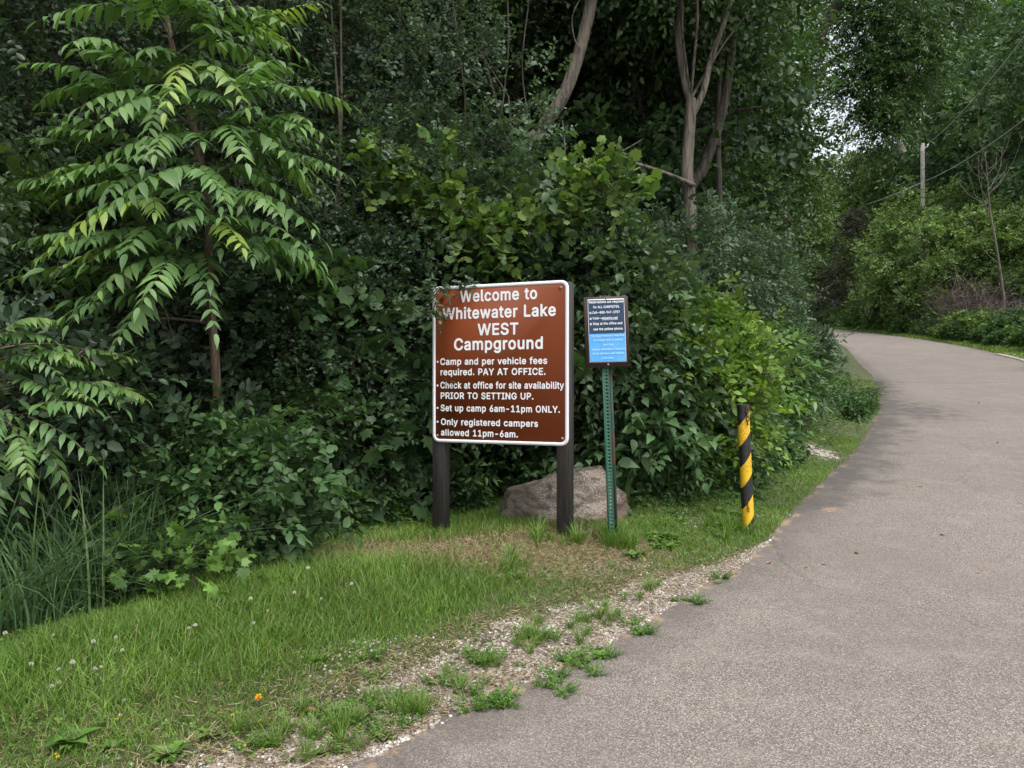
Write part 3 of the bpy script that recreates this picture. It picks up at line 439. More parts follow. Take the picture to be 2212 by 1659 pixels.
def write(lines, name, m, parent, z=0., xform=lambda p: p):      # lines: (text, x0, x1, baseline, cap height); text in the local x-z plane
    cu = bpy.data.curves.new(name, 'CURVE'); cu.dimensions = '2D'; cu.fill_mode = 'BOTH'
    def poly(pl):
        s = cu.splines.new('POLY'); s.points.add(len(pl)-1); s.use_cyclic_u = True
        for k, (px, py) in enumerate(pl): s.points[k].co = (px, py, 0, 1)
    for t, x0, x1, y, cap in lines:
        if t == '#': poly([((x0+x1)/2+cap*cos(a), y+cap*sin(a)) for a in np.linspace(0, 2*pi, 14)[:-1]]); continue
        if t == '=': poly([(x0, y), (x1, y), (x1, y+cap), (x0, y+cap)]); continue
        run = glyph_run(t); xs = [px/1000+x for x, P in run for pl in P for px, _ in pl]
        k = (x1-x0)/(max(xs)-min(xs)); kv = cap/.547
        for x, P in run:
            for pl in P: poly([(x0+(x+px/1000-min(xs))*k, y+(py/1000+.022)*kv) for px, py in pl])
    o = bpy.data.objects.new(name, cu); col.objects.link(o)
    dg = bpy.context.evaluated_depsgraph_get(); me = bpy.data.meshes.new_from_object(o.evaluated_get(dg))
    bpy.data.objects.remove(o); bpy.data.curves.remove(cu)
    me.name = name; me.materials.clear(); me.materials.append(m)
    for v_ in me.vertices: v_.co = xform((v_.co.x, z, v_.co.y))
    for p in me.polygons: p.use_smooth = False
    q = bpy.data.objects.new(name, me); col.objects.link(q); q.parent = parent
    return q

# ------------------------------------------------------------------ campground sign
def paint(name, c, rough=.45, dirt=.25, dc=(.1, .09, .07), sc_=3., spec=.4):
    m, nt, b = mat(name)
    n = noise(nt, sc_, 6, .7); f = mth(nt, 'MULTIPLY', ramp(nt, n, [(.45, (0, 0, 0)), (.8, (1, 1, 1))]), dirt)
    nt.links.new(mixc(nt, f, c, dc), b.inputs['Base Color']); b.inputs['Roughness'].default_value = rough; b.inputs['Specular IOR Level'].default_value = spec
    return m
def rrect(w, h, r, n=6, x=0., z=0.):
    P = []
    for cx, cz, a0 in ((w-r, r, -90), (w-r, h-r, 0), (r, h-r, 90), (r, r, 180)):
        P += [(x+cx+r*cos(R(a0+90*i/n)), z+cz+r*sin(R(a0+90*i/n))) for i in range(n+1)]
    return P
def plate(mb, P, y0, y1):
    n = len(P); v = [(x, y0, z) for x, z in P]+[(x, y1, z) for x, z in P]
    mb.faces(v, [tuple(range(n)), tuple(range(2*n-1, n-1, -1))]+[(i, n+i, n+(i+1) % n, (i+1) % n) for i in range(n)])
def ringplate(mb, A, B, y0, y1):
    n = len(A); v = [(x, y, z) for y in (y0, y1) for Q in (A, B) for x, z in Q]
    f = []
    for i in range(n):
        j = (i+1) % n; f += [(i, j, n+j, n+i), (2*n+i, 3*n+i, 3*n+j, 2*n+j), (i, 2*n+i, 2*n+j, j), (n+i, n+j, 3*n+j, 3*n+i)]
    mb.faces(v, f)
def bolt(mb, x, y, z, r=.011):
    th = np.arange(8)*pi/4
    v = [(x+r*cos(a), y, z+r*sin(a)) for a in th]+[(x+r*.75*cos(a), y-.006, z+r*.75*sin(a)) for a in th]+[(x, y-.008, z)]
    mb.faces(v, [(i, (i+1) % 8, 8+(i+1) % 8, 8+i) for i in range(8)]+[(8+i, 8+(i+1) % 8, 16) for i in range(8)])
M['white'] = paint('white_sheeting', (.78, .78, .80), .4, .12)
M['brownsign'] = paint('brown_sheeting', (.175, .040, .011), .55, .2, (.10, .04, .022), 2., .25)
M['bolt'] = paint('dull_bolt', (.25, .22, .19), .5, .6, (.14, .07, .04), 60)
def wood_post():
    m, nt, b = mat('dark_stained_timber')
    tc = N(nt, 'ShaderNodeTexCoord'); mp = N(nt, 'ShaderNodeMapping'); mp.inputs['Scale'].default_value = (1, 1, .06); nt.links.new(tc.outputs['Object'], mp.inputs[0])
    g = noise(nt, 70, 4, .6, mp.outputs[0]); p = noise(nt, 11, 5, .75)
    c = ramp(nt, g, [(.3, (.024, .021, .020)), (.7, (.064, .056, .053))])
    sz = N(nt, 'ShaderNodeSeparateXYZ'); nt.links.new(tc.outputs['Object'], sz.inputs[0])
    low = mth(nt, 'SUBTRACT', .25, mth(nt, 'MULTIPLY', sz.outputs[2], .45), True)
    f = ramp(nt, mth(nt, 'ADD', p, mth(nt, 'MULTIPLY', low, .5)), [(.70, (0, 0, 0)), (.76, (1, 1, 1))])
    nt.links.new(mixc(nt, mth(nt, 'MULTIPLY', f, .7), c, (.13, .095, .065)), b.inputs['Base Color']); b.inputs['Roughness'].default_value = .85
    bump(nt, b, g, .5, .01); return m
M['post'] = wood_post()
SK = 1.05; TL = np.array([-.624, 5.82])*SK; TR = np.array([.416, 5.42])*SK; SW, SH, SZ = 1.112, 1.219, .995
ang = math.atan2(TR[1]-TL[1], TR[0]-TL[0])
sign = thing('campground_sign', 'large brown welcome sign with white lettering and border on two dark timber posts', 'sign', (TL[0], TL[1], -.073), (0, 0, ang)); sign.scale = (SK, SK, SK)
mb = MB(); plate(mb, rrect(SW-.006, SH-.006, .052, 6, .003, SZ+.003), -.001, .012); panel = mb.build('panel', M['brownsign'], sign)
mb = MB(); ringplate(mb, rrect(SW, SH, .055, 6, 0, SZ), rrect(SW-.05, SH-.05, .035, 6, .025, SZ+.025), -.003, .0135); mb.build('border', M['white'], panel)
LINES = [('Welcome to', .237, .87, 1.088, .091), ('Whitewater Lake', .087, 1.016, .958, .092), ('WEST', .387, .721, .828, .09), ('Campground', .187, .915, .716, .093),
  ('Camp and per vehicle fees', .067, .948, .604, .052), ('required. PAY AT OFFICE.', .069, .936, .523, .052), ('Check at office for site availability', .069, 1.078, .420, .052),
  ('PRIOR TO SETTING UP.', .071, .841, .339, .051), ('Set up camp 6am-11pm ONLY.', .071, 1.047, .243, .051), ('Only registered campers', .073, .877, .135, .051), ('allowed 11pm-6am.', .073, .717, .052, .051),
  ('#', .036, .052, .630, .0085), ('#', .036, .052, .444, .0085), ('#', .036, .052, .268, .0085), ('#', .036, .052, .160, .0085)]
for k, ln in enumerate(LINES[:11]): write([ln]+([LINES[11+(4, 6, 8, 9).index(k)]] if k in (4, 6, 8, 9) else []), 'lettering', M['white'], panel, -.0025, lambda p: (p[0], p[1], p[2]+SZ))
for bx, bz in ((1.055, 1.165), (.042, .052), (1.066, .055), (.05, 1.165)):
    mb = MB(); bolt(mb, bx, -.002, SZ+bz); mb.build('bolt', M['bolt'], panel)
for x0, zt in ((-.012, SZ+.9), (SW-.098, SZ+SH-.01)):
    gx, gy = TL+nrm(TR-TL)*(x0+.05)*SK
    gz = (float(terrain(np.array(gx), np.array(gy)))+.073)/SK
    mb = MB(); box(mb, x0, x0+.105, .014, .119, gz-.15, zt, .006)
    o = mb.build('post', M['post'], sign)

# ------------------------------------------------------------------ notice on green steel post
M['greensteel'] = paint('green_enamelled_steel', (.022, .095, .062), .5, .55, (.06, .075, .055), 26)
def rusty_green():
    m, nt, b = mat('green_steel_with_rust'); n = noise(nt, 14, 6, .75); n2 = noise(nt, 60, 3)
    rust = ramp(nt, n2, [(.3, (.055, .025, .014)), (.7, (.13, .06, .032))])
    nt.links.new(mixc(nt, ramp(nt, n, [(.5, (0, 0, 0)), (.56, (1, 1, 1))]), (.02, .06, .045), rust), b.inputs['Base Color']); b.inputs['Roughness'].default_value = .75
    bump(nt, b, n, .3, .004); return m
M['rustgreen'] = rusty_green()
M['board'] = paint('dark_brown_board', (.042, .027, .022), .6, .4, (.075, .05, .04), 9)
M['navy'] = paint('navy_print_under_plastic', (.006, .028, .075), .28, .3, (.015, .045, .085), 12, .5)
M['skyblue'] = paint('light_blue_print_under_plastic', (.075, .33, .72), .3, .35, (.18, .45, .78), 14, .5)
M['printwhite'] = paint('faded_white_print', (.70, .74, .76), .4, .1)
M['palebluewhite'] = paint('pale_blue_print', (.42, .66, .86), .4, .1)
NK = 1.08; NY = 5.69; NZ0 = float(CAM_H+uv(0, 793)[1]*NY); NX = uv(1313.5, 0)[0]*NY
gb = S(1326, 5.7)
notice = thing('notice_post', 'green perforated steel post carrying a small brown board with a blue campsite notice', 'sign', (gb[0], 5.7, gb[2]), (0, R(-2.1), R(3))); notice.scale = (NK, NK, NK)
zl = (NZ0-gb[2])/NK; BW, BH = .315, .5
cx0 = .0
mb = MB(); box(mb, cx0-BW/2, cx0+BW/2, -.034, -.012, zl, zl+BH, .003); board = mb.build('board', M['board'], notice)
# notice sheet, slightly buckled plastic sleeve
def sheet(z0, z1, x0, x1, seed):
    g = np.random.default_rng(seed); nx, nz = 12, 14; v = []
    for j in range(nz+1):
        for i in range(nx+1):
            a, b_ = i/nx, j/nz; x = x0+(x1-x0)*a; z = z0+(z1-z0)*b_
            y = -.0375-.0007*(sin(a*7+b_*4+seed)+sin(b_*9-a*3))*a*(1-a)*4-.004*max(0, .3-b_)*(1 if seed == 2 else 0)*abs(sin(a*9))
            v.append((x, y, z))
    mb = MB(); mb.faces(v, [(j*(nx+1)+i, j*(nx+1)+i+1, (j+1)*(nx+1)+i+1, (j+1)*(nx+1)+i) for j in range(nz) for i in range(nx)]); return mb
X0, X1 = cx0-.127, cx0+.128; ZB = zl+.042; ZM = ZB+.196; ZT = ZB+.435
mb = MB(); plate(mb, [(X0-.006, ZB-.006), (X1+.006, ZB-.008), (X1+.002, ZT+.006), (X0-.003, ZT+.006)], -.0352, -.0342); mb.build('plastic_sleeve', M['printwhite'], board)
sh1 = sheet(ZM, ZT, X0, X1, 1).build('notice_heading_print', M['navy'], board, True); sh2 = sheet(ZB, ZM, X0, X1, 2).build('notice_lower_print', M['skyblue'], board, True)
NL = [('Reservations are required', .004, .251, .417, .0175), ('for ALL CAMPSITES.', .033, .222, .381, .0175), ('Call—888-947-2757', .026, .221, .342, .0175), ('Visit—wiparks.net', .026, .206, .301, .0175),
  ('=', .093, .206, .2955, .0022), ('Stop at the office and', .028, .237, .262, .0175), ('use the yellow phone.', .030, .242, .223, .0175)]
for zz in (.3415, .3005, .2615): NL += [('=', .006, .0185, zz, .0035), ('=', .006, .0185, zz+.011, .0035), ('=', .006, .0095, zz+.0035, .0075), ('=', .0150, .0185, zz+.0035, .0075), ('=', .0108, .0137, zz+.005, .003)]
write(NL, 'lettering', M['printwhite'], board, -.0425, lambda p: (p[0]+X0, p[1], p[2]*.435/.44+ZB))
NL2 = [('You must have prior approval', .010, .247, .177, .0135), ('=', .042, .086, .1728, .0018), ('to change sites or extend', .03, .232, .146, .0135), ('your stay.', .096, .168, .113, .0135), ('Vehicle admission is required', .012, .247, .080, .0135),
  ('on all vehicles—self register', .017, .244, .050, .0135), ('at the office.', .082, .169, .018, .0125)]
write(NL2, 'lettering', M['palebluewhite'], board, -.0425, lambda p: (p[0]+X0, p[1], p[2]*.435/.44+ZB))
for bz in (.018, BH-.022):
    mb = MB(); bolt(mb, cx0, -.034, zl+bz, .008); mb.build('bolt', M['bolt'], board)
def perforated(mb, xa, xb, z0, n, pitch, y, r):
    cx = (xa+xb)/2
    for i in range(n):
        zc = z0+pitch*(i+.5); h = pitch/2; hw = (xb-xa)/2
        th = np.arange(8)*pi/4+pi/8
        o = [(cx+hw*np.sign(cos(a))*(1 if abs(cos(a)) > .5 else .414), y, zc+h*np.sign(sin(a))*(1 if abs(sin(a)) > .5 else .414)) for a in th]
        o = []
        for a in th:
            c_, s_ = cos(a), sin(a); k = 1/max(abs(c_), abs(s_)); o.append((cx+hw*c_*k, y, zc+h*s_*k))
        q = [(cx+r*cos(a), y, zc+r*sin(a)) for a in th]; q2 = [(cx+r*cos(a), y+.003, zc+r*sin(a)) for a in th]
        cor = [(cx+hw, y, zc+h), (cx-hw, y, zc+h), (cx-hw, y, zc-h), (cx+hw, y, zc-h)]
        v = o+q+q2+cor
        f = [(k, (k+1) % 8, 8+(k+1) % 8, 8+k) for k in range(8)]+[(8+k, 8+(k+1) % 8, 16+(k+1) % 8, 16+k) for k in range(8)]
        f += [(0, 24, 1), (2, 25, 3), (4, 26, 5), (6, 27, 7)]
        mb.faces(v, f)
mb = MB(); nseg = int((zl+BH+.03+.2)/.0254); perforated(mb, -.030, .006, -.2, nseg, .0254, -.008, .0062)
ztop = -.2+nseg*.0254
box(mb, -.040, -.0305, -.0078, -.004, -.2, ztop)
box(mb, -.0305, -.0275, -.0045, .018, -.2, ztop)
mb.build('post', M['greensteel'], notice)
mb = MB(); v = [(.0062, -.008, -.2), (.017, .016, -.2), (.0062, -.008, ztop), (.017, .016, ztop), (.0032, -.0055, -.2), (.014, .018, -.2), (.0032, -.0055, ztop), (.014, .018, ztop)]
mb.faces(v, [(0, 1, 3, 2), (4, 6, 7, 5), (2, 3, 7, 6), (0, 4, 5, 1)])
box(mb, .0172, .036, .0145, .018, -.2, ztop)
fl = mb.build('flange', M['rustgreen'], notice); fl['label'] = 'rust-streaked right flange of the green post'

# ------------------------------------------------------------------ bollard
BP = G(1617, 1147); BR, BHt = .051, 1.10
def stripes():
    m, nt, b = mat('black_and_yellow_spiral_paint')
    tc = N(nt, 'ShaderNodeTexCoord'); s = N(nt, 'ShaderNodeSeparateXYZ'); nt.links.new(tc.outputs['Object'], s.inputs[0])
    an = mth(nt, 'MULTIPLY', s.outputs[0], 3.7)
    ph = mth(nt, 'FRACT', mth(nt, 'ADD', mth(nt, 'SUBTRACT', mth(nt, 'DIVIDE', s.outputs[2], .362), an), mth(nt, 'ADD', mth(nt, 'MULTIPLY', noise(nt, 9, 3), .03), 4.764)))
    y = mth(nt, 'LESS_THAN', ph, .5)
    y = mth(nt, 'MULTIPLY', y, mth(nt, 'LESS_THAN', s.outputs[2], 1.075))
    n = noise(nt, 16, 6, .8)
    yel = mixc(nt, ramp(nt, n, [(.5, (0, 0, 0)), (.7, (1, 1, 1))]), (.70, .43, .014), (.50, .29, .02))
    v = N(nt, 'ShaderNodeTexVoronoi', Scale=30., feature='DISTANCE_TO_EDGE'); nt.links.new(tc.outputs['Object'], v.inputs['Vector'])
    crk = mth(nt, 'MULTIPLY', mth(nt, 'LESS_THAN', v.outputs['Distance'], .028), mth(nt, 'GREATER_THAN', noise(nt, 6, 3), .52))
    yel = mixc(nt, mth(nt, 'MULTIPLY', crk, .75), yel, (.10, .055, .02))
    blk = mixc(nt, ramp(nt, n, [(.5, (0, 0, 0)), (.75, (1, 1, 1))]), (.010, .010, .011), (.035, .034, .034))
    c = mixc(nt, y, blk, yel)
    chip = ramp(nt, noise(nt, 13, 5, .7), [(.66, (0, 0, 0)), (.675, (1, 1, 1))])
    c = mixc(nt, mth(nt, 'MULTIPLY', chip, .85), c, (.075, .032, .018))
    nt.links.new(c, b.inputs['Base Color']); b.inputs['Roughness'].default_value = .5; bump(nt, b, n, .25, .004); return m
M['stripe'] = stripes()
M['rust'] = paint('rusty_iron', (.10, .045, .022), .85, .7, (.17, .09, .05), 40)
bol = thing('bollard', 'round steel bollard with spiral yellow and black stripes beside the road edge', 'bollard', BP, (0, R(-2.6), 0))
mb = MB(); tube(mb, [(0, 0, z) for z in np.linspace(-.2, BHt, 24)], BR, 32); tube(mb, [(0, 0, BHt), (0, 0, BHt+.001), (0, 0, BHt-.004)], [BR, BR-.004, BR-.006], 32)
mb.build('pipe', M['stripe'], bol, True)
mb = MB(); tube(mb, [(0, 0, BHt-.03), (0, 0, BHt-.012), (0, 0, BHt-.004), (0, 0, BHt)], [BR-.006, BR-.006, BR*.5, .001], 24); mb.build('cap', M['rust'], bol, True)
def link(mb, c, ax, L=.042, w_=.022, r=.0042):
    a = np.linspace(0, 2*pi, 19); P = [np.array(c)+np.array(ax)*(w_/2*cos(t))+np.array([0, 0, 1.])*(L/2*sin(t)) for t in a]
    tube(mb, P, r, 6)
mb = MB(); fx, fy = .018, -.056
tube(mb, [(.012, -.048, BHt-.015), (.016, -.060, BHt-.012), (.018, -.062, BHt-.03), (.018, -.05, BHt-.04)], .005, 6)
for i, (dz, ax) in enumerate([(.052, (1, 0, 0)), (.088, (.25, -.95, 0)), (.122, (1, 0, 0)), (.156, (.3, .9, 0))]): link(mb, (fx, fy-.004, BHt-dz), ax, .046)
mb.build('chain', M['rust'], bol, True)
mb = MB()
for i, (dz, ax) in enumerate([(.14, (1, 0, 0)), (.17, (.2, -.95, 0)), (.2, (.9, .2, 0))]): link(mb, (-.012-.003*i, -.057, .05+dz), ax, .036, .017, .003)
mb.build('chain', M['rust'], bol, True)

# ------------------------------------------------------------------ boulder
def boulder():
    rng = np.random.default_rng(11)
    import bmesh
    bm = bmesh.new(); bmesh.ops.create_icosphere(bm, subdivisions=6, radius=1)
    planes = [((0, 0, 1), .56), ((-.35, -.1, 1), .50), ((.30, -.2, 1), .62), ((-.3, -1, .35), .40), ((.35, -1, .25), .42), ((.1, -1, -.3), .38), ((-1, -.2, .35), .60), ((-.8, -.3, .8), .66), ((1, -.25, .15), .56), ((.9, .2, .5), .60), ((.55, -.5, .9), .62), ((0, 1, .2), .5), ((-.5, .8, .4), .5), ((.6, .8, 0), .5), ((0, 0, -1), .35), ((-.9, -.6, -.2), .6), ((.7, -.75, -.5), .5)]
    for v in bm.verts:
        d = np.array(v.co); r = min(h/max(1e-3, float(np.dot(d, nrm(np.array(n))))) if np.dot(d, n) > 0 else 9 for n, h in planes)
        r = min(r, .72); p = d*r
        q = Vector(p)
        r +=   .05*mnoise.noise(q*3.1)+.038*mnoise.noise(q*7+Vector((3, 1, 2)))+.022*mnoise.noise(q*18)+.006*mnoise.noise(q*40)
        v.co = Vector(d*r)
    me = bpy.data.meshes.new('boulder'); bm.to_mesh(me); bm.free()
    m, nt, b = mat('pinkish_granite')
    n1 = noise(nt, 2.6, 4); n2 = noise(nt, 60, 4, .75); n3 = noise(nt, 12, 5, .7)
    c = ramp(nt, n2, [(.34, (.10, .078, .06)), (.5, (.25, .205, .168)), (.66, (.48, .42, .37))])
    tc = N(nt, 'ShaderNodeTexCoord'); s = N(nt, 'ShaderNodeSeparateXYZ'); nt.links.new(tc.outputs['Object'], s.inputs[0])
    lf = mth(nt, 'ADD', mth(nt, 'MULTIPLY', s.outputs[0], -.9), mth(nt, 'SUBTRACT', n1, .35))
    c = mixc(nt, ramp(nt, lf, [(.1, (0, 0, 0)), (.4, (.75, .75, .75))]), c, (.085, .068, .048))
    red = ramp(nt, mth(nt, 'ADD', mth(nt, 'MULTIPLY', n3, .4), mth(nt, 'SUBTRACT', mth(nt, 'MULTIPLY', s.outputs[0], .8), s.outputs[2])), [(.42, (0, 0, 0)), (.5, (.7, .7, .7))])
    c = mixc(nt, red, c, (.12, .062, .048))
    mo = ramp(nt, mth(nt, 'ADD', n3, mth(nt, 'MULTIPLY', s.outputs[2], .55)), [(.80, (0, 0, 0)), (.9, (1, 1, 1))])
    c = mixc(nt, mth(nt, 'MULTIPLY', mo, .8), c, (.06, .07, .035))
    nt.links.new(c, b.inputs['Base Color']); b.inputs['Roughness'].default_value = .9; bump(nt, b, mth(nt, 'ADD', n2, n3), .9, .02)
    me.materials.append(m)
    for p in me.polygons: p.use_smooth = True
    o = bpy.data.objects.new('boulder', me); col.objects.link(o)
    g = S(1220, 6.45); o.location = (g[0], g[1], g[2]+.0); o.scale = (.90, .75, .66); o.rotation_euler = (0, R(-4), R(-8))
    tag(o, 'big pinkish granite boulder lying behind the sign posts', 'boulder')
boulder()

# ------------------------------------------------------------------ young pinnate-leaved tree on the left
def compound(mb, st, rng, p0, d, L, pairs, ll, droop=.35, young=0., tone=0., hang=.52):
    d = nrm(np.asarray(d, float)); t = np.linspace(0, 1, pairs+2)
    side = nrm(np.cross(d, UP)); bend = rng.normal()*.12
    P = p0+d*L*t[:, None]+side*bend*L*(t**2)[:, None]-UP*(droop*L*t**2)[:, None]
    tan = nrm(np.gradient(P, axis=0))
    tube(st, P, np.linspace(.0026, .001, len(P)), 3)
    for sg in (-1, 1):
        i = np.arange(1, pairs+1); q = P[i]; tg = tan[i]
        s = nrm(np.cross(tg, UP))*sg; n = len(q); f = i/pairs
        upn = nrm(np.cross(s*sg, tg)*1.0)
        ld = s*.95+tg*(.35+.25*f[:, None])-UP*hang*(.7+.6*rng.random((n, 1)))+rng.normal(size=(n, 3))*.16
        nr = upn+s*(.5*hang)+rng.normal(size=(n, 3))*.24
        sz = ll*np.sin(pi*(.22+.64*f))**.6*(.88+.24*rng.random(n))
        mb.inst(LANCE2, q, ld, nr, sz, tone+rng.normal(size=n)*.3, np.clip(young+.25*(f-.5)*(young > 0), 0, 1))
    mb.inst(LANCE2, P[-1:], tan[-1:]-UP*.3, np.array([[0, 0, 1.]])+tan[-1:]*.4, ll*.75, tone, young)
LANCE2 = leafT([(.12, .12, 0), (.35, .165, .0), (.62, .135, -.03), (.85, .055, -.09)], tip=(0, 1.08, -.16), fold=.2)
def pinnate_branch(f, st, rng, a, b, n, ll, Lc, tipyoung=.7, r=.008, start=.3, tone=0.):
    a = np.asarray(a, float); b = np.asarray(b, float); t = np.linspace(0, 1, 8)[:, None]; L = np.linalg.norm(b-a)
    P = a+(b-a)*t+UP*.10*L*np.sin(pi*t)
    tube(st, P, np.linspace(r, r*.4, 8), 5)
    for k in range(n):
        u = start+(1-start)*(k+.5*rng.random())/max(n-1, 1); u = min(u, 1.)
        q = a+(b-a)*u+UP*.10*L*sin(pi*u); dr = nrm(b-a+UP*.1*L*pi*cos(pi*u)*.6)
        s = nrm(np.cross(dr, UP)); sg = 1 if k % 2 else -1
        d = dr*(.55+.5*u)+s*sg*(.95-.45*u)+UP*.35*rng.random()+rng.normal(size=3)*.2
        yg = tipyoung*max(0, (u-.72)/.28)*(rng.random() < .75)
        compound(f, st, rng, q, d, Lc*(.6+.55*rng.random())*(1-.15*(u > .85)), int(8+rng.integers(0, 4)), ll*(.8+.35*rng.random())*(1-.12*(yg > 0)), .22+.5*rng.random(), yg, tone+rng.normal()*.6)
def left_tree():
    rng = np.random.default_rng(21); Y = 5.2
    g = np.array(S(472, Y))
    T_ = [g+[0, 0, -.1], Pt(470, 900, Y), Pt(453, 600, Y), Pt(448, 450, Y+.05), Pt(428, 310, Y+.08), Pt(400, 210, Y+.05), Pt(372, 100, Y), Pt(345, -40, Y), Pt(320, -150, Y+.1)]
    P = smooth_pts(T_, 60)
    root = thing('walnut_sapling', 'young tree with long drooping pinnate leaves and a thin bare brown trunk at left', 'tree', tuple(g))
    f, st, tr = MB(), MB(), MB(); P0 = P-g
    tube(tr, P0, np.linspace(.034, .013, 60), 12, .06, 3)
    tr.build('trunk', M['redtwig'], root, True)
    def at(py):                             # trunk point at a picture height
        z = CAM_H+uv(0, py)[1]*Y-g[2]; return P0[int(np.argmin(abs(P0[:, 2]-z)))]
    B = [(600, 130, 590, -.25, 5), (610, 250, 640, -.55, 5), (585, 600, 590, .15, 4), (560, 60, 470, -.1, 7), (560, 330, 560, -.75, 6), (545, 600, 500, -.35, 7), (530, 730, 470, .45, 6), (520, 160, 500, -.55, 6),
         (480, 480, 470, -.9, 6), (470, 60, 380, .1, 7), (470, 680, 400, .1, 7), (455, 250, 420, -.85, 7), (440, 570, 380, -.8, 6), (420, 150, 330, -.4, 7), (410, 640, 330, -.35, 7), (390, 400, 350, -.95, 6), (380, 700, 300, .3, 7), (360, 60, 280, .35, 6),
         (340, 180, 250, -.35, 7), (330, 660, 240, -.2, 7), (310, 330, 280, -.8, 6), (300, 560, 270, -.7, 6), (280, 690, 190, .25, 7), (260, 200, 170, .2, 6), (250, 620, 160, -.5, 6), (230, 300, 190, -.7, 5), (210, 650, 110, .1, 6), (200, 230, 90, -.2, 5), (170, 420, 110, -.6, 5),
         (150, 560, 50, -.3, 6), (130, 240, 30, -.1, 5), (120, 640, 20, .2, 5), (90, 450, -10, -.4, 5), (80, 300, -40, -.2, 5), (40, 570, -60, 0, 5), (30, 380, -60, -.4, 5), (0, 520, -120, .2, 5), (-20, 260, -110, .1, 4)]
    for bi, (py, ex, ey, dy, n) in enumerate(B):
        if bi % 4 == 2: continue
        a = at(py); e = Pt(ex, ey, Y+dy)-g; e = a+(e-a)*(.56+.2*rng.random())*np.array([1.18 if e[0] < a[0] else 1, 1, 1])
        pinnate_branch(f, st, rng, a, e, max(3, n-1), .152, .68, r=.0085, tipyoung=.75 if rng.random() < .25 else .05)
    f.build('crown', M['ash'], root); st.build('branches', M['greentwig'], root)
    mb = MB()                               # two bare side shoots low on the trunk
    for py, e in ((690, (395, 682)), (690, (505, 690)), (692, (300, 695))):
        a = at(py); b_ = Pt(*e, Y-.05)-g; q = smooth_pts([a, (a+b_)/2+[0, 0, .02], b_], 8); tube(mb, q, np.linspace(.007, .003, 8), 5)
    mb.build('bare_side_shoots', M['twig'], root)
left_tree()
def edge_sapling():
    rng = np.random.default_rng(33); Y = 4.0; g = np.array(S(-90, Y))
    root = thing('walnut_sapling', 'smaller pinnate-leaved sapling drooping into the frame low at the left edge', 'tree', tuple(g))
    f, st, tr = MB(), MB(), MB()
    P = smooth_pts([g+[0, 0, -.1], Pt(-80, 1000, Y), Pt(-60, 850, Y), Pt(-50, 700, Y), Pt(-60, 600, Y)], 20)-g
    tube(tr, P, np.linspace(.025, .008, 20), 8, .05); tr.build('trunk', M['redtwig'], root, True)
    for py, ex, ey, dy, n in [(860, 60, 950, -.15, 4), (830, 150, 830, .2, 5), (800, 110, 760, .1, 5), (900, 30, 1010, -.1, 3), (850, 300, 830, .45, 4), (780, 260, 760, .6, 5), (760, 20, 700, -.1, 3)]:
        z = CAM_H+uv(0, py)[1]*Y-g[2]; a = P[int(np.argmin(abs(P[:, 2]-z)))]
        pinnate_branch(f, st, rng, a, a+(Pt(ex, ey, Y+dy)-g-a)*.8, n, .105, .36, .15, .007, .35)
    for ex, ey, tx, ty in [(70, 930, 30, 1110), (90, 930, 130, 1010), (60, 880, 190, 830), (60, 900, 235, 950)]:
        compound(f, st, rng, Pt(ex, ey, Y-.1)-g, Pt(tx, ty, Y-.15)-Pt(ex, ey, Y-.1), .42, 7, .11, .35, 0, 0)
    f.build('crown', M['ash'], root); st.build('branches', M['redtwig'], root)
edge_sapling()
mb = MB(); Y = 4.55; q = smooth_pts([Pt(440, 693, 5.0), Pt(330, 690, 4.8), Pt(200, 745, 4.5), Pt(90, 830, 4.3), Pt(-60, 930, 4.2)], 24); tube(mb, q, np.linspace(.004, .011, 24), 6, .08)
tube(mb, smooth_pts([Pt(200, 745, 4.5), Pt(150, 800, 4.4), Pt(120, 860, 4.4)], 8), np.linspace(.006, .002, 8), 5)
tube(mb, smooth_pts([Pt(355, 660, 4.85), Pt(372, 720, 4.85), Pt(388, 740, 4.85)], 8), np.linspace(.004, .002, 8), 5)
tag(mb.build('dead_branch', M['twig']), 'bare grey branch reaching across under the young pinnate tree', 'branch')

# ------------------------------------------------------------------ hedge and thicket, plant by plant
def col_lobes(h, r, n, seed, z0=.5, lean=(0, 0)):
    g = np.random.default_rng(seed); out = []
    for i in range(n):
        f = (i+.3)/n; z = z0+(h-z0)*f; rr = r*(1-.45*f)*(.8+.4*g.random())
        a = g.random()*2*pi; o = r*.45*g.random()
        out.append((o*cos(a)+lean[0]*f, o*sin(a)+lean[1]*f, z, rr, rr*.9, (h-z0)/n*1.1))
    return out
WALL = 'dense buckthorn trees behind the young pinnate tree'
bt = []
for i, (px, Y, h, r, lab) in enumerate([
    (-140, 5.6, 5.2, 1.15, 'dark small-leaved buckthorn tree filling the left edge of the thicket'),
    (150, 6.2, 5.6, 1.25, 'dark buckthorn tree behind the left half of the pinnate sapling'),
    (430, 6.7, 5.9, 1.2, 'dark buckthorn tree directly behind the trunk of the pinnate sapling'),
    (690, 7.2, 6.6, 1.2, 'tall dark buckthorn tree between the pinnate sapling and the curved trunk'),
    (900, 7.9, 7.2, 1.25, 'tall bluish small-leaved tree rising above the thicket left of the curved trunk')]):
    bt.append(shrub('buckthorn_tree', lab, 'tree', S(px, Y), col_lobes(h, r, 9, 40+i), 620, 'buckthorn' if i < 3 else 'bluegreen' if i == 4 else 'buckthorn', SMALL, .052, L=.26, k=8, tw=7, cr=.14, nb=16, br=.020, group=WALL, twigm='twig'))
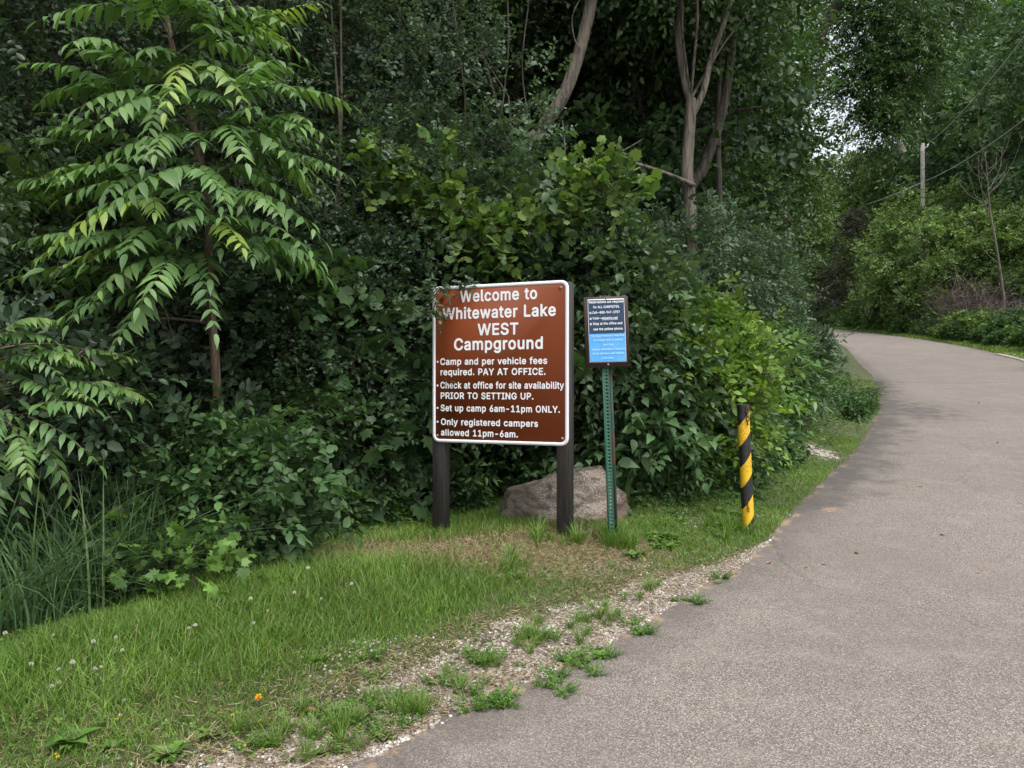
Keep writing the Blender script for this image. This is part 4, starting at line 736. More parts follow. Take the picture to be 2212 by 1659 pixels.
for px, Y, s in ((60, 8.2, 1.1), (330, 8.6, 1.15), (580, 9.0, 1.2), (800, 9.8, 1.25), (-300, 7.5, 1.1), (1000, 10.4, 1.2)):
    dup(bt[0] if s < 1.2 else bt[3], S(px, Y), px*.7, s, 'dark buckthorn tree in the second row of the thicket at left, mostly hidden', 'second row of buckthorn trees')

def mound(h, r, seed, n=7, z0=.35):
    g = np.random.default_rng(seed); out = [(0, 0, h*.45, r*.75, r*.7, h*.42)]
    for i in range(n):
        a = i*2.4+g.random(); f = g.random()**.7; out.append((r*.62*cos(a), r*.55*sin(a), z0+(h*.82-z0)*f, r*.5, r*.48, h*.2))
    out.append((g.normal()*r*.15, 0, h*.85, r*.45, r*.42, h*.17)); return out
shrub('honeysuckle_shrub', 'bluish green small-leaved shrub arching above the left end of the brown sign', 'shrub', SB(830, 6.7, 1.05), mound(3.5, 1.05, 1, 9), 560, 'bluegreen', SMALL, .05, L=.28, k=9, tw=8, nb=36, upw=.25, droop=.5)
shrub('honeysuckle_shrub', 'grey-green twiggy shrub between the sapling trunk and the brown sign', 'shrub', SB(640, 6.1, .9), mound(2.5, .9, 2, 8), 420, 'buckthorn', OVAL, .05, L=.26, k=8, tw=7, nb=36, droop=.4)
shrub('dogwood_shrub', 'tall dogwood with large pointed leaves below the foot of the curved trunk', 'shrub', SB(1050, 7.3, 1.05), mound(3.5, 1.05, 3, 9), 440, 'dogwood', BROAD, .088, L=.26, k=6, tw=6, nb=30, droop=.45, flat=.35)
shrub('dogwood_shrub', 'dogwood with large drooping leaves above the right half of the brown sign', 'shrub', SB(1290, 7.0, .95), mound(3.0, .95, 4, 9), 430, 'dogwood', BROAD, .086, L=.26, k=6, tw=6, nb=30, droop=.55, flat=.35)
shrub('dogwood_shrub', 'arching dogwood behind the blue notice with glossy drooping leaves', 'shrub', SB(1320, 7.3, .6), mound(2.5, .6, 5, 7), 300, 'dogwood', BROAD, .085, L=.25, k=6, tw=6, nb=24, droop=.6, flat=.35)
# grape vines draped over them
def vine(label, cells, n, m='grape', t=GRAPE, size=.07, push=.5):
    cells = [(a, b_, Y+push, r*(1+push/6)) for a, b_, Y, r in cells]
    seedc[0] += 1; rng = np.random.default_rng(seedc[0]); c0 = np.mean([Pt(*c[:3]) for c in cells], 0)
    g = (c0[0], c0[1], float(terrain(np.array(c0[0]), np.array(c0[1]))))
    root = thing('grape_vine', label, 'vine', g); f, st = MB(), MB()
    for px, py, Y, r in cells:
        p = Pt(px, py, Y)-np.array(g)
        crown(f, rng, [(p[0], p[1], p[2], r, r*.5, r*.55)], max(3, int(n*r*r*12)), min(.10, r), 4, .22*min(1, r*8), 5, size, t, shell=.3, flat=.55, droop=.35, upw=.3, tone_s=.7, stems=st)
    P = ([(0, .5, -.05)] if push else [])+[Pt(px, py, Y+.1*(push > 0))-np.array(g) for px, py, Y, r in cells]; tube(st, smooth_pts(P, 12*len(P)), .006, 5)
    f.build('foliage', M[m], root); st.build('stems', M['twig'], root)
vine('yellow-green grape vine draped over the shrubs just above the welcome sign', [(950, 430, 6.35, .2), (1010, 490, 6.2, .26), (1075, 545, 6.1, .2), (1100, 480, 6.3, .22), (900, 450, 6.3, .16)], 20)
vine('bright grape vine covering the dogwood crown right of the curved trunk', [(1270, 385, 6.3, .22), (1330, 420, 6.3, .2), (1240, 440, 6.3, .15), (1320, 350, 6.4, .10)], 20)
vine('grape vine with large pale leaves high on the shrubs left of centre', [(800, 350, 6.1, .18), (860, 400, 6.1, .18), (940, 350, 6.3, .16)], 14)
vine('yellowish grape vine in the thicket behind the far left leaves of the sapling', [(40, 390, 5.2, .22), (90, 440, 5.2, .2), (10, 480, 5.2, .18), (30, 560, 5.1, .16)], 18)
vine('dark broad-leaved vine hanging behind the lower sapling trunk', [(640, 620, 5.6, .3), (560, 660, 5.6, .25), (700, 700, 5.7, .25)], 14, 'maple', GRAPE, .10)
vine('small vine sprig hanging over the top left corner of the sign', [(930, 640, 5.98, .06), (950, 622, 6.0, .05), (938, 680, 5.98, .04), (1010, 612, 6.0, .04)], 34, 'bluegreen', OVAL, .045, 0)
# lower layer
shrub('maple_sapling', 'maple sapling with large lobed leaves just left of the brown sign', 'sapling', SB(800, 6.5, .35), [(0, 0, 1.2, .45, .4, .3), (.1, 0, .75, .5, .35, .35), (-.1, -.1, .45, .45, .3, .3), (.15, 0, 1.6, .35, .3, .25)], 110, 'maple', MAPLE, .15, L=.2, k=4, tw=4, nb=14, droop=.6, flat=.3, spread=.7)
shrub('maple_sapling', 'small maple sapling with lobed leaves under the left sign post', 'sapling', SB(890, 6.7, .3), [(0, 0, .5, .32, .25, .3), (-.25, 0, .8, .3, .25, .25)], 60, 'maple', MAPLE, .13, L=.2, k=4, tw=4, nb=10, droop=.6, flat=.3)
shrub('leafy_shrub', 'leafy shrub with small pale flower heads below the sapling trunk', 'shrub', SB(640, 5.55, .6), mound(1.15, .6, 7, 7), 230, 'herb', OVAL, .065, L=.22, k=7, tw=7, nb=24)
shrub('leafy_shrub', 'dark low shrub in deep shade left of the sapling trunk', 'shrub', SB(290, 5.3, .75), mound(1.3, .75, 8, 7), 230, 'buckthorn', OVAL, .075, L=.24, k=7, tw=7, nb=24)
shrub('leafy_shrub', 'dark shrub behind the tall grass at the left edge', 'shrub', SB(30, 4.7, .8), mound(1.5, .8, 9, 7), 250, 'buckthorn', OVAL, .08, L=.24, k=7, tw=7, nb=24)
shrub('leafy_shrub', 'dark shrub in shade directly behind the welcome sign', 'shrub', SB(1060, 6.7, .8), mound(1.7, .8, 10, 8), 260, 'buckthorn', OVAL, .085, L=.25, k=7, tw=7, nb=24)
shrub('leafy_shrub', 'broad-leaved shrub behind the boulder and the right sign post', 'shrub', SB(1240, 7.0, .7), mound(1.7, .7, 11, 8), 210, 'dogwood', BROAD, .095, L=.25, k=6, tw=6, nb=24, droop=.5)
shrub('leafy_shrub', 'broad-leaved shrub with drooping leaves right beside the green post', 'shrub', SB(1370, 6.6, .42), mound(1.25, .42, 12, 8), 140, 'maple', BROAD, .12, L=.25, k=6, tw=6, nb=24, droop=.6, flat=.3)
shrub('leafy_shrub', 'low large-leaved plant spreading right of the boulder', 'shrub', SB(1425, 6.25, .5), mound(.72, .5, 13, 7), 110, 'dogwood', BROAD, .115, L=.2, k=6, tw=5, nb=14, droop=.5, flat=.3)
shrub('bright_shrub', 'bright yellow-green shrub standing right of the notice board', 'shrub', S(1470, 7.7), mound(1.8, .74, 14, 10, .5), 680, 'yellow', OVAL, .075, L=.26, k=8, tw=7, nb=36, droop=.3, upw=.5)
shrub('leafy_shrub', 'mid-green shrub with long light leaf sprays behind the striped bollard', 'shrub', SB(1610, 7.3, .6), mound(1.3, .68, 15, 8), 230, 'ash', LANCE, .14, L=.34, k=8, tw=5, nb=24, droop=.35, flat=.25, spread=1.1)
shrub('leafy_shrub', 'fine-leaved weedy shrub at the foot of the hedge left of the bollard', 'shrub', SB(1530, 6.75, .5), mound(.8, .5, 16, 8), 220, 'herb', LANCE, .09, L=.26, k=9, tw=5, nb=20, droop=.25)
shrub('leafy_shrub', 'low fine-leaved shrub between the bollard and the road bend', 'shrub', SB(1645, 7.7, .6), mound(.9, .6, 17, 8), 260, 'herb', OVAL, .07, L=.24, k=8, tw=6, nb=20)
shrub('leafy_shrub', 'dense mid-green shrub along the verge beyond the bollard', 'shrub', SB(1670, 9.0, .75), mound(1.35, .75, 18, 8), 280, 'dogwood', OVAL, .08, L=.24, k=7, tw=6, nb=20)
shrub('honeysuckle_shrub', 'large bluish green rounded shrub left of the road bend', 'shrub', SB(1540, 9.9, 1.15), mound(3.0, 1.15, 19, 11), 620, 'bluegreen', OVAL, .062, L=.28, k=8, tw=8, nb=36, droop=.45)
shrub('honeysuckle_shrub', 'bluish shrub overhanging the inside of the road bend', 'shrub', SB(1530, 11.8, 1.15), mound(3.1, 1.15, 20, 11), 620, 'bluegreen', OVAL, .062, L=.28, k=8, tw=8, nb=36, droop=.5)
shrub('honeysuckle_shrub', 'shrub at the far end of the inner verge where the road disappears', 'shrub', SB(1510, 15.5, 1.5), mound(3.6, 1.5, 21, 11), 560, 'bluegreen', OVAL, .075, L=.3, k=8, tw=8, nb=36, droop=.5)
shrub('honeysuckle_shrub', 'dark shrub below the forked tree trunk', 'shrub', SB(1475, 9.6, 1.0), mound(2.9, 1.0, 22, 10), 480, 'bluegreen', OVAL, .062, L=.28, k=8, tw=8, nb=36, droop=.45)
shrub('leafy_shrub', 'dark green shrub beside the asphalt on the inner bend', 'shrub', SB(1620, 11, .7), mound(1.0, .85, 23, 8), 300, 'dogwood', OVAL, .085, L=.26, k=7, tw=6, nb=20)
shrub('leafy_shrub', 'verge shrub overlapping the road edge beyond the bend', 'shrub', SB(1640, 16.5, 1.0), mound(1.3, 1.0, 24, 8), 300, 'herb', OVAL, .09, L=.28, k=7, tw=6, nb=20)
shrub('weed_stalk', 'tall leafy weed stalk leaning over the road edge on the bend', 'weed', S(1775, 17), [(0, 0, .4, .16, .16, .35), (.12, 0, .85, .1, .1, .3), (-.15, 0, .7, .1, .1, .3)], 36, 'bluegreen', LANCE, .13, L=.3, k=9, tw=4, nb=14, upw=.8)
# undergrowth herbs: three kinds, copied along the foot of the thicket
def herbs(name, label, seed, m, t, size, k, L, h, n):
    rng = np.random.default_rng(seed); root = thing(name, label, 'plant', (0, 0, -50)); f, st = MB(), MB()
    for i in range(n):
        a = i*2.4; e = np.array([cos(a)*.16*rng.random()*1.6, sin(a)*.16*rng.random()*1.6, h*(.5+.5*rng.random())])
        q = smooth_pts([(e[0]*.3, e[1]*.3, -.03), (e[0]*.6, e[1]*.6, e[2]*.55), e], 6); tube(st, q, np.linspace(.004, .002, 6), 4)
        for z in np.linspace(.3, 1, 4):
            p = q[int(z*5)][None].repeat(2, 0); d = nrm(rng.normal(size=(2, 3))*[1, 1, .25]+[0, 0, .15])
            twigs(f, rng, p, d, L, k, size, t, rng.normal()*.6, 0, .4, .8, .3, st)
    f.build('leaves', M[m], root); st.build('stems', M['greentwig'], root); return root
shrub('leafy_shrub', 'low leafy shrub hiding the foot of the pinnate sapling', 'shrub', S(455, 4.95), mound(.95, .38, 31, 7), 150, 'herb', OVAL, .07, L=.2, k=7, tw=6, nb=18)
shrub('leafy_shrub', 'dark broad-leaved plant just right of the sapling foot', 'shrub', S(540, 5.15), mound(.75, .36, 32, 7), 110, 'maple', BROAD, .085, L=.2, k=6, tw=5, nb=14)
HP = [herbs('creeper_plant', 'shade-dark', 5, 'herb', BROAD, .085, 4, .13, .42, 7), herbs('nettle_plant', 'x', 6, 'herb', LANCE, .085, 5, .15, .62, 7), herbs('ground_ivy', 'x', 7, 'maple', OVAL, .065, 4, .12, .26, 8), herbs('broadleaf_weed', 'x', 8, 'herb2', OVAL, .06, 4, .1, .22, 7)]
rg = np.random.default_rng(77)
HL = np.cumsum(np.r_[0, np.linalg.norm(np.diff(HEDGE, axis=0), axis=1)])
ZN = [('left of the leafy grass clump', -1e9, -2.15), ('below the young pinnate tree', -2.15, -.75), ('behind the welcome sign', -.75, .75), ('between the boulder and the bollard', .75, 2.3), ('along the inner verge of the road bend', 2.3, 99)]
KN = ['dark creeping plant with broad leaves', 'nettle-like leafy stalk', 'low dark ground plant', 'small bright-leaved weed']
first = [True]*4
sL = 2.0
while sL < HL[-1]-14:
    for row in range(3):
        s_ = sL+rg.random()*.25; x = np.interp(s_, HL, HEDGE[:, 0]); y = np.interp(s_, HL, HEDGE[:, 1])
        x2 = np.interp(s_+.1, HL, HEDGE[:, 0]); y2 = np.interp(s_+.1, HL, HEDGE[:, 1]); nx, ny = -(y2-y), x2-x; l = math.hypot(nx, ny); nx /= l; ny /= l
        o = [.12, .38, .75][row]+rg.normal()*.08-(.2 if 7.3 < y < 9.5 else -.15 if y > 10 else 0); x += nx*o; y += ny*o
        if y < 2.2 or (abs(x-.72) < .6 and abs(y-6.2) < .6) or (-.95 < x < .6 and y < 6.5): continue
        if 9.5 < y < 20 and row == 0: continue
        k = int(rg.choice(4, p=[[.25, .2, .3, .25], [.35, .35, .2, .1], [.4, .4, .2, 0]][row]))
        zn = [z for z, a, b_ in ZN if a <= x < b_][0]; L_ = f'{KN[k]} {zn}'; gname = f'{KN[k]}s {zn}'
        loc = (x, y, float(terrain(np.array(x), np.array(y)))); sc_ = .7+.5*rg.random()
        if first[k]: HP[k].location = loc; HP[k]['label'] = L_; HP[k]['group'] = gname; first[k] = False
        else: dup(HP[k], loc, rg.random()*6.3, sc_, L_, gname)
    sL += .30+.02*max(0, sL-8)

# ------------------------------------------------------------------ tall grass, lawn, thatch, clover, gravel
def blades(mb, rng, x, y, h, wd, lean, young=0., tone=0., seg=3, zoff=-.01):
    n = len(x); z = terrain(x, y)+zoff; a = rng.random(n)*2*pi; b_ = a+pi/2+rng.normal(size=n)*.6
    t = np.linspace(0, 1, seg+1); wf = np.array([1, .9, .6, .06]) if seg == 3 else 1-.95*t**2
    ln = (lean*h)[:, None]*t**1.9; zz = h[:, None]*(t-.35*lean[:, None]*t**2.2)
    cx = x[:, None]+np.cos(a)[:, None]*ln; cy = y[:, None]+np.sin(a)[:, None]*ln; cz = z[:, None]+zz
    ox = np.cos(b_)[:, None]*wf*wd[:, None]*.5; oy = np.sin(b_)[:, None]*wf*wd[:, None]*.5
    V = np.stack([np.stack([cx-ox, cy-oy, cz], -1), np.stack([cx+ox, cy+oy, cz], -1)], 2).reshape(n, -1, 3); m = 2*(seg+1)
    q = np.concatenate([[2*i, 2*i+1, 2*i+3, 2*i+2] for i in range(seg)])
    ex = lambda v: np.repeat(np.broadcast_to(v, (n,)), m)
    mb.add(V.reshape(-1, 3), (q[None]+np.arange(n)[:, None]*m).ravel(), np.full(n*seg, 4), ex(tone), ex(young))
def scatter(rng, n, x0, x1, y0, y1, f):
    x = x0+(x1-x0)*rng.random(n); y = y0+(y1-y0)*rng.random(n); k = rng.random(n) < f(x, y); return x[k], y[k]
def vis(x, y): return (np.abs(x) < y*.74+.3)
rng = np.random.default_rng(8)
mb = MB()
def dens(x, y):
    dl = sdist(EDGE, x, y); dh = sdist(HEDGE, x, y); g = gravel_mask(x, y, dl); s = straw_mask(x, y)
    n = .5+.5*wob(x, y, 2.3)
    return vis(x, y)*(dl > .02)*(dh < .3)*np.clip(1.02-np.clip(g*1.25+(n-.5)*.7, 0, 1), .05, 1)*(1-.84*np.clip(s, 0, 1))*ss(0, .25, dl+.12)
for x0, x1, y0, y1, n in ((-3.2, 2.2, 2.3, 4.2, 95000), (-3.2, 3.2, 4.2, 7.2, 150000), (1.5, 5.5, 7.2, 11, 60000), (3.5, 11, 11, 19, 60000)):
    x, y = scatter(rng, n, x0, x1, y0, y1, dens)
    dl = sdist(EDGE, x, y); dh = sdist(HEDGE, x, y); g = gravel_mask(x, y, dl); s = straw_mask(x, y)
    cl = wob(x, y, 1.4)+.6*wob(x+3, y, 3.7)
    lush = np.clip(ss(.6, .95, dl)*(1-ss(-.5, -.1, dh))+.2*cl, 0, 1)
    h = (.045+.075*lush+.02*rng.random(len(x)))*(.6+.7*rng.random(len(x)))*(1-.45*np.clip(g, 0, 1))*(1-.3*s)
    yg = np.clip((rng.random(len(x)) < (.04+.5*np.clip(s, 0, 1)+.30*np.clip(g, 0, 1)+.05*(cl > .5)))*(.6+.4*rng.random(len(x))), 0, 1)
    blades(mb, rng, x, y, h, (.0032+.0022*rng.random(len(x)))*(1+.06*np.maximum(y-4, 0)), .25+.75*rng.random(len(x)), yg, cl*.9+rng.normal(size=len(x))*.5-.2)
tag(mb.build('lawn_grass', M['lawn']), 'short mown grass on the verge between thicket and gravel', 'grass', kind='stuff')
# dry thatch lying under the sign
def thatch(x, y): return vis(x, y)*np.clip(straw_mask(x, y)*1.1-.05+.35*(y < 3.7)*(sdist(EDGE, x, y) < 1.0)+.6*(gravel_mask(x, y, sdist(EDGE, x, y)) > .2), 0, 1)*(sdist(EDGE, x, y) > .0)
x, y = scatter(rng, 170000, -3, 2.5, 2.4, 7, thatch); n = len(x); mb = MB(); a = rng.random(n)*2*pi
p = np.stack([x, y, terrain(x, y)+.006+.02*rng.random(n)], 1); d = np.stack([np.cos(a), np.sin(a), rng.normal(size=n)*.25], 1)
mb.inst(T([(-.035, 0, 0), (.035, 0, 0), (.03, .5, .05), (.01, 1, 0), (-.03, .5, .05)], [(0, 1, 2, 3, 4)]), p, d, np.stack([rng.normal(size=n)*.4, rng.normal(size=n)*.4, np.ones(n)], 1), .02+.04*rng.random(n), rng.normal(size=n)*.6)
tag(mb.build('dry_thatch', M['straw']), 'brown dry grass clippings lying under the welcome sign', 'thatch', kind='stuff')
# clover and small round leaves low in the turf
def clov(x, y): dh = sdist(HEDGE, x, y); dl = sdist(EDGE, x, y); return vis(x, y)*(dl > .2)*(dh < .45)*np.clip(.25+.6*wob(x, y, 1.1)+.8*ss(-.5, 0, dh), 0, 1)*(1-.7*np.clip(straw_mask(x, y), 0, 1))*(1-.6*gravel_mask(x, y, dl))
x, y = scatter(rng, 26000, -3.2, 4, 2.4, 9, clov); n = len(x); mb = MB()
p = np.stack([x, y, terrain(x, y)+.015+.05*rng.random(n)], 1); d = rng.normal(size=(n, 3))*[1, 1, .15]
mb.inst(TREFOIL, p, d, np.stack([rng.normal(size=n)*.3, -.25+rng.normal(size=n)*.3, np.ones(n)], 1), .013+.014*rng.random(n), rng.normal(size=n)*.5)
tag(mb.build('clover_leaves', M['herb2']), 'clover and small round leaves spread through the turf', 'clover', kind='stuff')
# leaf litter and low leaves on the woodland floor
def flo(x, y): dh = sdist(HEDGE, x, y); dl = sdist(EDGE, x, y); return vis(x, y)*(dh > -.9*ss(6.8, 8, y))*(dh < 4)*(dl > .12)*np.where(dh < 0, .75*ss(.1, .6, dl), 1)
x, y = scatter(rng, 110000, -5, 10, 3, 20, flo); n = len(x); mb = MB()
p = np.stack([x, y, terrain(x, y)+.02+.18*rng.random(n)**2], 1); d = rng.normal(size=(n, 3))*[1, 1, .2]
mb.inst(OVAL, p, d, np.stack([rng.normal(size=n)*.4, -.2+rng.normal(size=n)*.4, np.ones(n)], 1), .04+.045*rng.random(n), rng.normal(size=n)*.5)
tag(mb.build('undergrowth', M['herb']), 'low leaves covering the woodland floor', 'ground cover', kind='stuff')
# tall reedy grass in the lower left of the thicket
mb = MB(); A = [G(-60, 1400), G(60, 1370), G(160, 1345), G(260, 1310), G(350, 1275), G(410, 1235)]
n = 1150; ai = rng.integers(0, len(A)-1, n); f = rng.random(n); A_ = np.array(A)
x = A_[ai, 0]*(1-f)+A_[ai+1, 0]*f+rng.normal(size=n)*.05; y = A_[ai, 1]*(1-f)+A_[ai+1, 1]*f+np.abs(rng.normal(size=n))*.45
blades(mb, rng, x, y, .25+.7*rng.random(n), .005+.010*rng.random(n), .15+1.5*rng.random(n)**1.3, 0, rng.normal(size=n)*.9, seg=5)
tag(mb.build('tall_grass', M['reed']), 'tall arching bluish grass under the young pinnate tree', 'grass', kind='stuff')
# gravel stones
def grv(x, y): return vis(x, y)*np.clip(gravel_mask(x, y, sdist(EDGE, x, y))*1.15+.75*wob(x, y, 2.3)+.35*wob(x, y, 5.)-.16, 0, 1)*(sdist(EDGE, x, y) > -.02)
x, y = scatter(rng, 80000, -2.6, 2.8, 2.4, 7, grv); n = len(x); mb = MB(); x = np.r_[x]; 
ST = T([(0, 0, .35), (.5, 0, .05), (.15, .45, .08), (-.4, .3, .0), (-.4, -.3, .06), (.15, -.45, 0), (0, 0, -.3)], [(0, 1, 2), (0, 2, 3), (0, 3, 4), (0, 4, 5), (0, 5, 1), (6, 2, 1), (6, 3, 2), (6, 4, 3), (6, 5, 4), (6, 1, 5)])
a = rng.random(n)*2*pi
mb.inst(ST, np.stack([x, y, terrain(x, y)+.002], 1), np.stack([np.cos(a), np.sin(a), rng.normal(size=n)*.3], 1), np.stack([rng.normal(size=n)*.3, rng.normal(size=n)*.3, np.ones(n)], 1), .007+.02*rng.random(n)**2.6)
m, nt, b = mat('limestone_chips'); rr = N(nt, 'ShaderNodeNewGeometry').outputs['Random Per Island']
nt.links.new(ramp(nt, rr, [(0, (.19, .155, .13)), (.3, (.38, .315, .275)), (.7, (.52, .475, .43)), (1, (.70, .66, .61))]), b.inputs['Base Color']); b.inputs['Roughness'].default_value = .9
tag(mb.build('gravel', m), 'pale crushed limestone along the asphalt edge', 'gravel', kind='stuff')

# ------------------------------------------------------------------ small plants and litter on the verge
def tuft(label, seed, kind):
    rng = np.random.default_rng(seed); root = thing('weed_tuft', label, 'weed', (0, 0, -50)); f = MB()
    if kind == 'grass':
        n = 60; a = rng.random(n)*2*pi; r = .05*rng.random(n); h = .12+.16*rng.random(n)
        P = np.stack([r*np.cos(a), r*np.sin(a), 0*a], 1); d = np.stack([np.cos(a)*.45, np.sin(a)*.45, np.ones(n)], 1)+rng.normal(size=(n, 3))*.15
        t = T([(-.5, 0, 0), (.5, 0, 0), (.45, .4, .02), (-.45, .4, .02), (.3, .75, -.06), (-.3, .75, -.06), (0, 1, -.18)], [(0, 1, 2, 3), (3, 2, 4, 5), (5, 4, 6)]); t.v[:, 0] *= .026
        f.inst(t, P, d, np.stack([np.cos(a), np.sin(a), .3*np.ones(n)], 1)*-1, h, rng.normal(size=n)*.5)
    elif kind == 'feathery':
        for i in range(15):
            a = rng.random()*2*pi; e = np.array([cos(a), sin(a), .25+.8*rng.random()])*(.05+.13*rng.random()); t_ = np.linspace(.15, 1, 6)[:, None]
            p = e*t_; twigs(f, rng, p, np.repeat(e[None], 6, 0)*[1, 1, .6], .05, 4, .03, SMALL, rng.normal()*.5, 0, .15, .8, .4)
    else:
        for i in range(16):
            a = i*2.4; l = .07+.08*rng.random(); d = np.array([[cos(a), sin(a), .3+.6*rng.random()]])
            f.inst(BROAD, np.zeros((1, 3)), d, np.array([[-cos(a)*.3, -sin(a)*.3, 1.]]), l, rng.normal()*.5)
    f.build('leaves', M[{'grass': 'lawn', 'feathery': 'herb2', 'rosette': 'herb2'}[kind]], root); return root
TF = {'grass': tuft('x', 1, 'grass'), 'feathery': tuft('x', 2, 'feathery'), 'rosette': tuft('x', 3, 'rosette')}
used = set()
def put(kind, px, py, s, label, group):
    p = G(px, py); r = TF[kind]
    if kind in used: return dup(r, p, px*.37, s, label, group)
    used.add(kind); r.location = p; r.scale = (s, s, s); r['label'] = label; r['group'] = group
C7 = lambda cx, cy: ((800+cx/2.212)*.8848, (1200+cy/2.212)*.8848)
rg = np.random.default_rng(5)
for cx, cy, n, sp in [(1925, 600, 5, 40), (2080, 500, 3, 50), (1390, 920, 7, 80), (1490, 900, 3, 40), (1740, 760, 3, 45), (870, 930, 8, 90), (640, 1040, 5, 60), (870, 1140, 7, 70), (1160, 1070, 5, 60), (240, 1160, 5, 60), (310, 1310, 6, 60), (100, 1250, 8, 80), (420, 1130, 4, 90), (-100, 1330, 5, 110), (-260, 1430, 5, 110), (160, 1000, 4, 100), (1530, 700, 6, 80), (1150, 800, 3, 60), (60, 1400, 4, 40)]:
    for i in range(n):
        put('feathery' if rg.random() < .75 else 'rosette', *C7(cx+rg.normal()*sp, cy+rg.normal()*sp*.35), .2+.36*rg.random()**1.5, 'small green weed growing through the pale roadside gravel', 'weeds in the roadside gravel')
for cx, cy, n, sp in [(1500, 650, 7, 90), (1060, 790, 4, 50), (1340, 760, 3, 80), (1700, 560, 5, 60), (760, 1010, 8, 120), (420, 1200, 8, 120), (50, 1300, 9, 130), (-250, 1400, 9, 120), (1200, 830, 6, 100)]:
    for i in range(n): put('grass', *C7(cx+rg.normal()*sp, cy+rg.normal()*sp*.4), .3+.25*rg.random(), 'thin grass tuft standing in the pale roadside gravel', 'grass tufts in the roadside gravel')
for cx, cy, n, sp in [(1350, 290, 4, 22), (1590, 300, 8, 55), (1520, 260, 4, 30), (1100, 260, 3, 40), (1170, 130, 2, 50), (2090, 230, 6, 60), (1010, 400, 3, 60)]:
    for i in range(n): put('grass', *C7(cx+rg.normal()*sp, cy+rg.normal()*sp*.35), .5+.4*rg.random(), 'longer grass tuft left unmown around the sign posts', 'unmown grass tufts around the posts')
for cx, cy, n, sp in [(1830, 260, 12, 70), (1690, 350, 2, 20), (1880, 150, 4, 50), (1030, 470, 2, 20), (2150, 120, 6, 50)]:
    for i in range(n): put('rosette', *C7(cx+rg.normal()*sp, cy+rg.normal()*sp*.4), .4+.35*rg.random(), 'bright broad-leaved weed between the green post and the bollard', 'broad-leaved weeds between post and bollard')
for cx, cy, s in [(370, 1540, .75), (1100, 1500, .45), (880, 1600, .6), (1660, 1110, .5), (590, 1560, .4)]:
    put('rosette', (cx/2.141)*.8848, (1100+cy/2.141)*.8848, s, 'broad-leaved weed at the edge of the lawn in the lower left', 'broad-leaved weeds in the lower left lawn')
# seedling with bright lobed leaves in front of the tall grass
q = G(400, 1290); shrub('maple_seedling', 'bright green lobed-leaf seedling at the front edge of the tall grass', 'seedling', q, [(0, 0, .16, .16, .12, .12), (-.06, 0, .3, .08, .06, .06)], 26, 'herb2', MAPLE, .055, L=.1, k=4, tw=3, nb=6, br=.004)
# flowers
def flower(mb, st, rng, r, h):
    tube(st, [(0, 0, 0), (.004, 0, h*.6), (.006, .002, h)], .0012, 4); n = 46; u = nrm(rng.normal(size=(n, 3))*[1, 1, .8]+[0, 0, .35])
    mb.inst(SMALL, np.array([.006, .002, h])+u*r*.25, u, np.cross(u, UP)+.01, r*.9)
m, nt, b = mat('white_petals'); b.inputs['Base Color'].default_value = (.60, .58, .48, 1); b.inputs['Roughness'].default_value = .7; M['petal'] = m
m, nt, b = mat('orange_petals'); b.inputs['Base Color'].default_value = (.80, .38, .02, 1); b.inputs['Roughness'].default_value = .7; M['orange'] = m
m, nt, b = mat('yellow_petals'); b.inputs['Base Color'].default_value = (.72, .58, .03, 1); b.inputs['Roughness'].default_value = .7; M['yel'] = m
rng = np.random.default_rng(3)
cf = thing('clover_flower', 'white clover flower head standing in the verge grass', 'flower', (0, 0, 0), group='white clover flowers in the grass'); f, st = MB(), MB(); flower(f, st, rng, .011, .11); f.build('flower_head', M['petal'], cf); st.build('stem', M['greentwig'], cf)
for i, (cx, cy) in enumerate([(600, 1052), (483, 1083), (640, 1118), (312, 1215), (385, 1205), (495, 1210), (525, 1195), (305, 1292), (270, 1312), (990, 985), (1025, 978), (1310, 847), (1395, 887), (1320, 962), (1538, 804), (1842, 760), (1615, 675), (1680, 818), (160, 1195), (20, 1040), (275, 1020)]):
    p = G((cx/2.141)*.8848, (1112+cy/2.141)*.8848)
    if i == 0: cf.location = p; cf.scale = (.75, .75, .75)
    else: dup(cf, p, i, .6+.3*rng.random())
df = thing('dandelion', 'single orange-yellow dandelion flower at the gravel edge', 'flower', G(555, 1546)); f, st = MB(), MB(); flower(f, st, rng, .014, .07); f.build('flower_head', M['orange'], df); st.build('stem', M['greentwig'], df)
yf = thing('yellow_flower', 'tiny yellow flower low among the gravel weeds', 'flower', (0, 0, 0), group='tiny yellow flowers among the gravel weeds'); f, st = MB(), MB(); flower(f, st, rng, .0065, .035); f.build('flower_head', M['yel'], yf); st.build('stem', M['greentwig'], yf)
for i in range(18):
    cx, cy = [(1200, 1440), (1300, 1590), (980, 1530), (1390, 1570), (260, 1610), (700, 1410)][i % 6]; p = G((cx+rng.normal()*60)/2.141*.8848, (1108+(cy+rng.normal()*25)/2.141)*.8848)
    if i == 0: yf.location = p
    else: dup(yf, p, i, .6+.4*rng.random())
m, nt, b = mat('dry_leaf_brown'); nt.links.new(ramp(nt, noise(nt, 60, 3), [(.3, (.05, .03, .02)), (.7, (.13, .08, .05))]), b.inputs['Base Color']); M['dryleaf'] = m
m, nt, b = mat('dry_leaf_orange'); nt.links.new(ramp(nt, noise(nt, 60, 3), [(.3, (.30, .12, .05)), (.7, (.45, .22, .11))]), b.inputs['Base Color']); M['orleaf'] = m
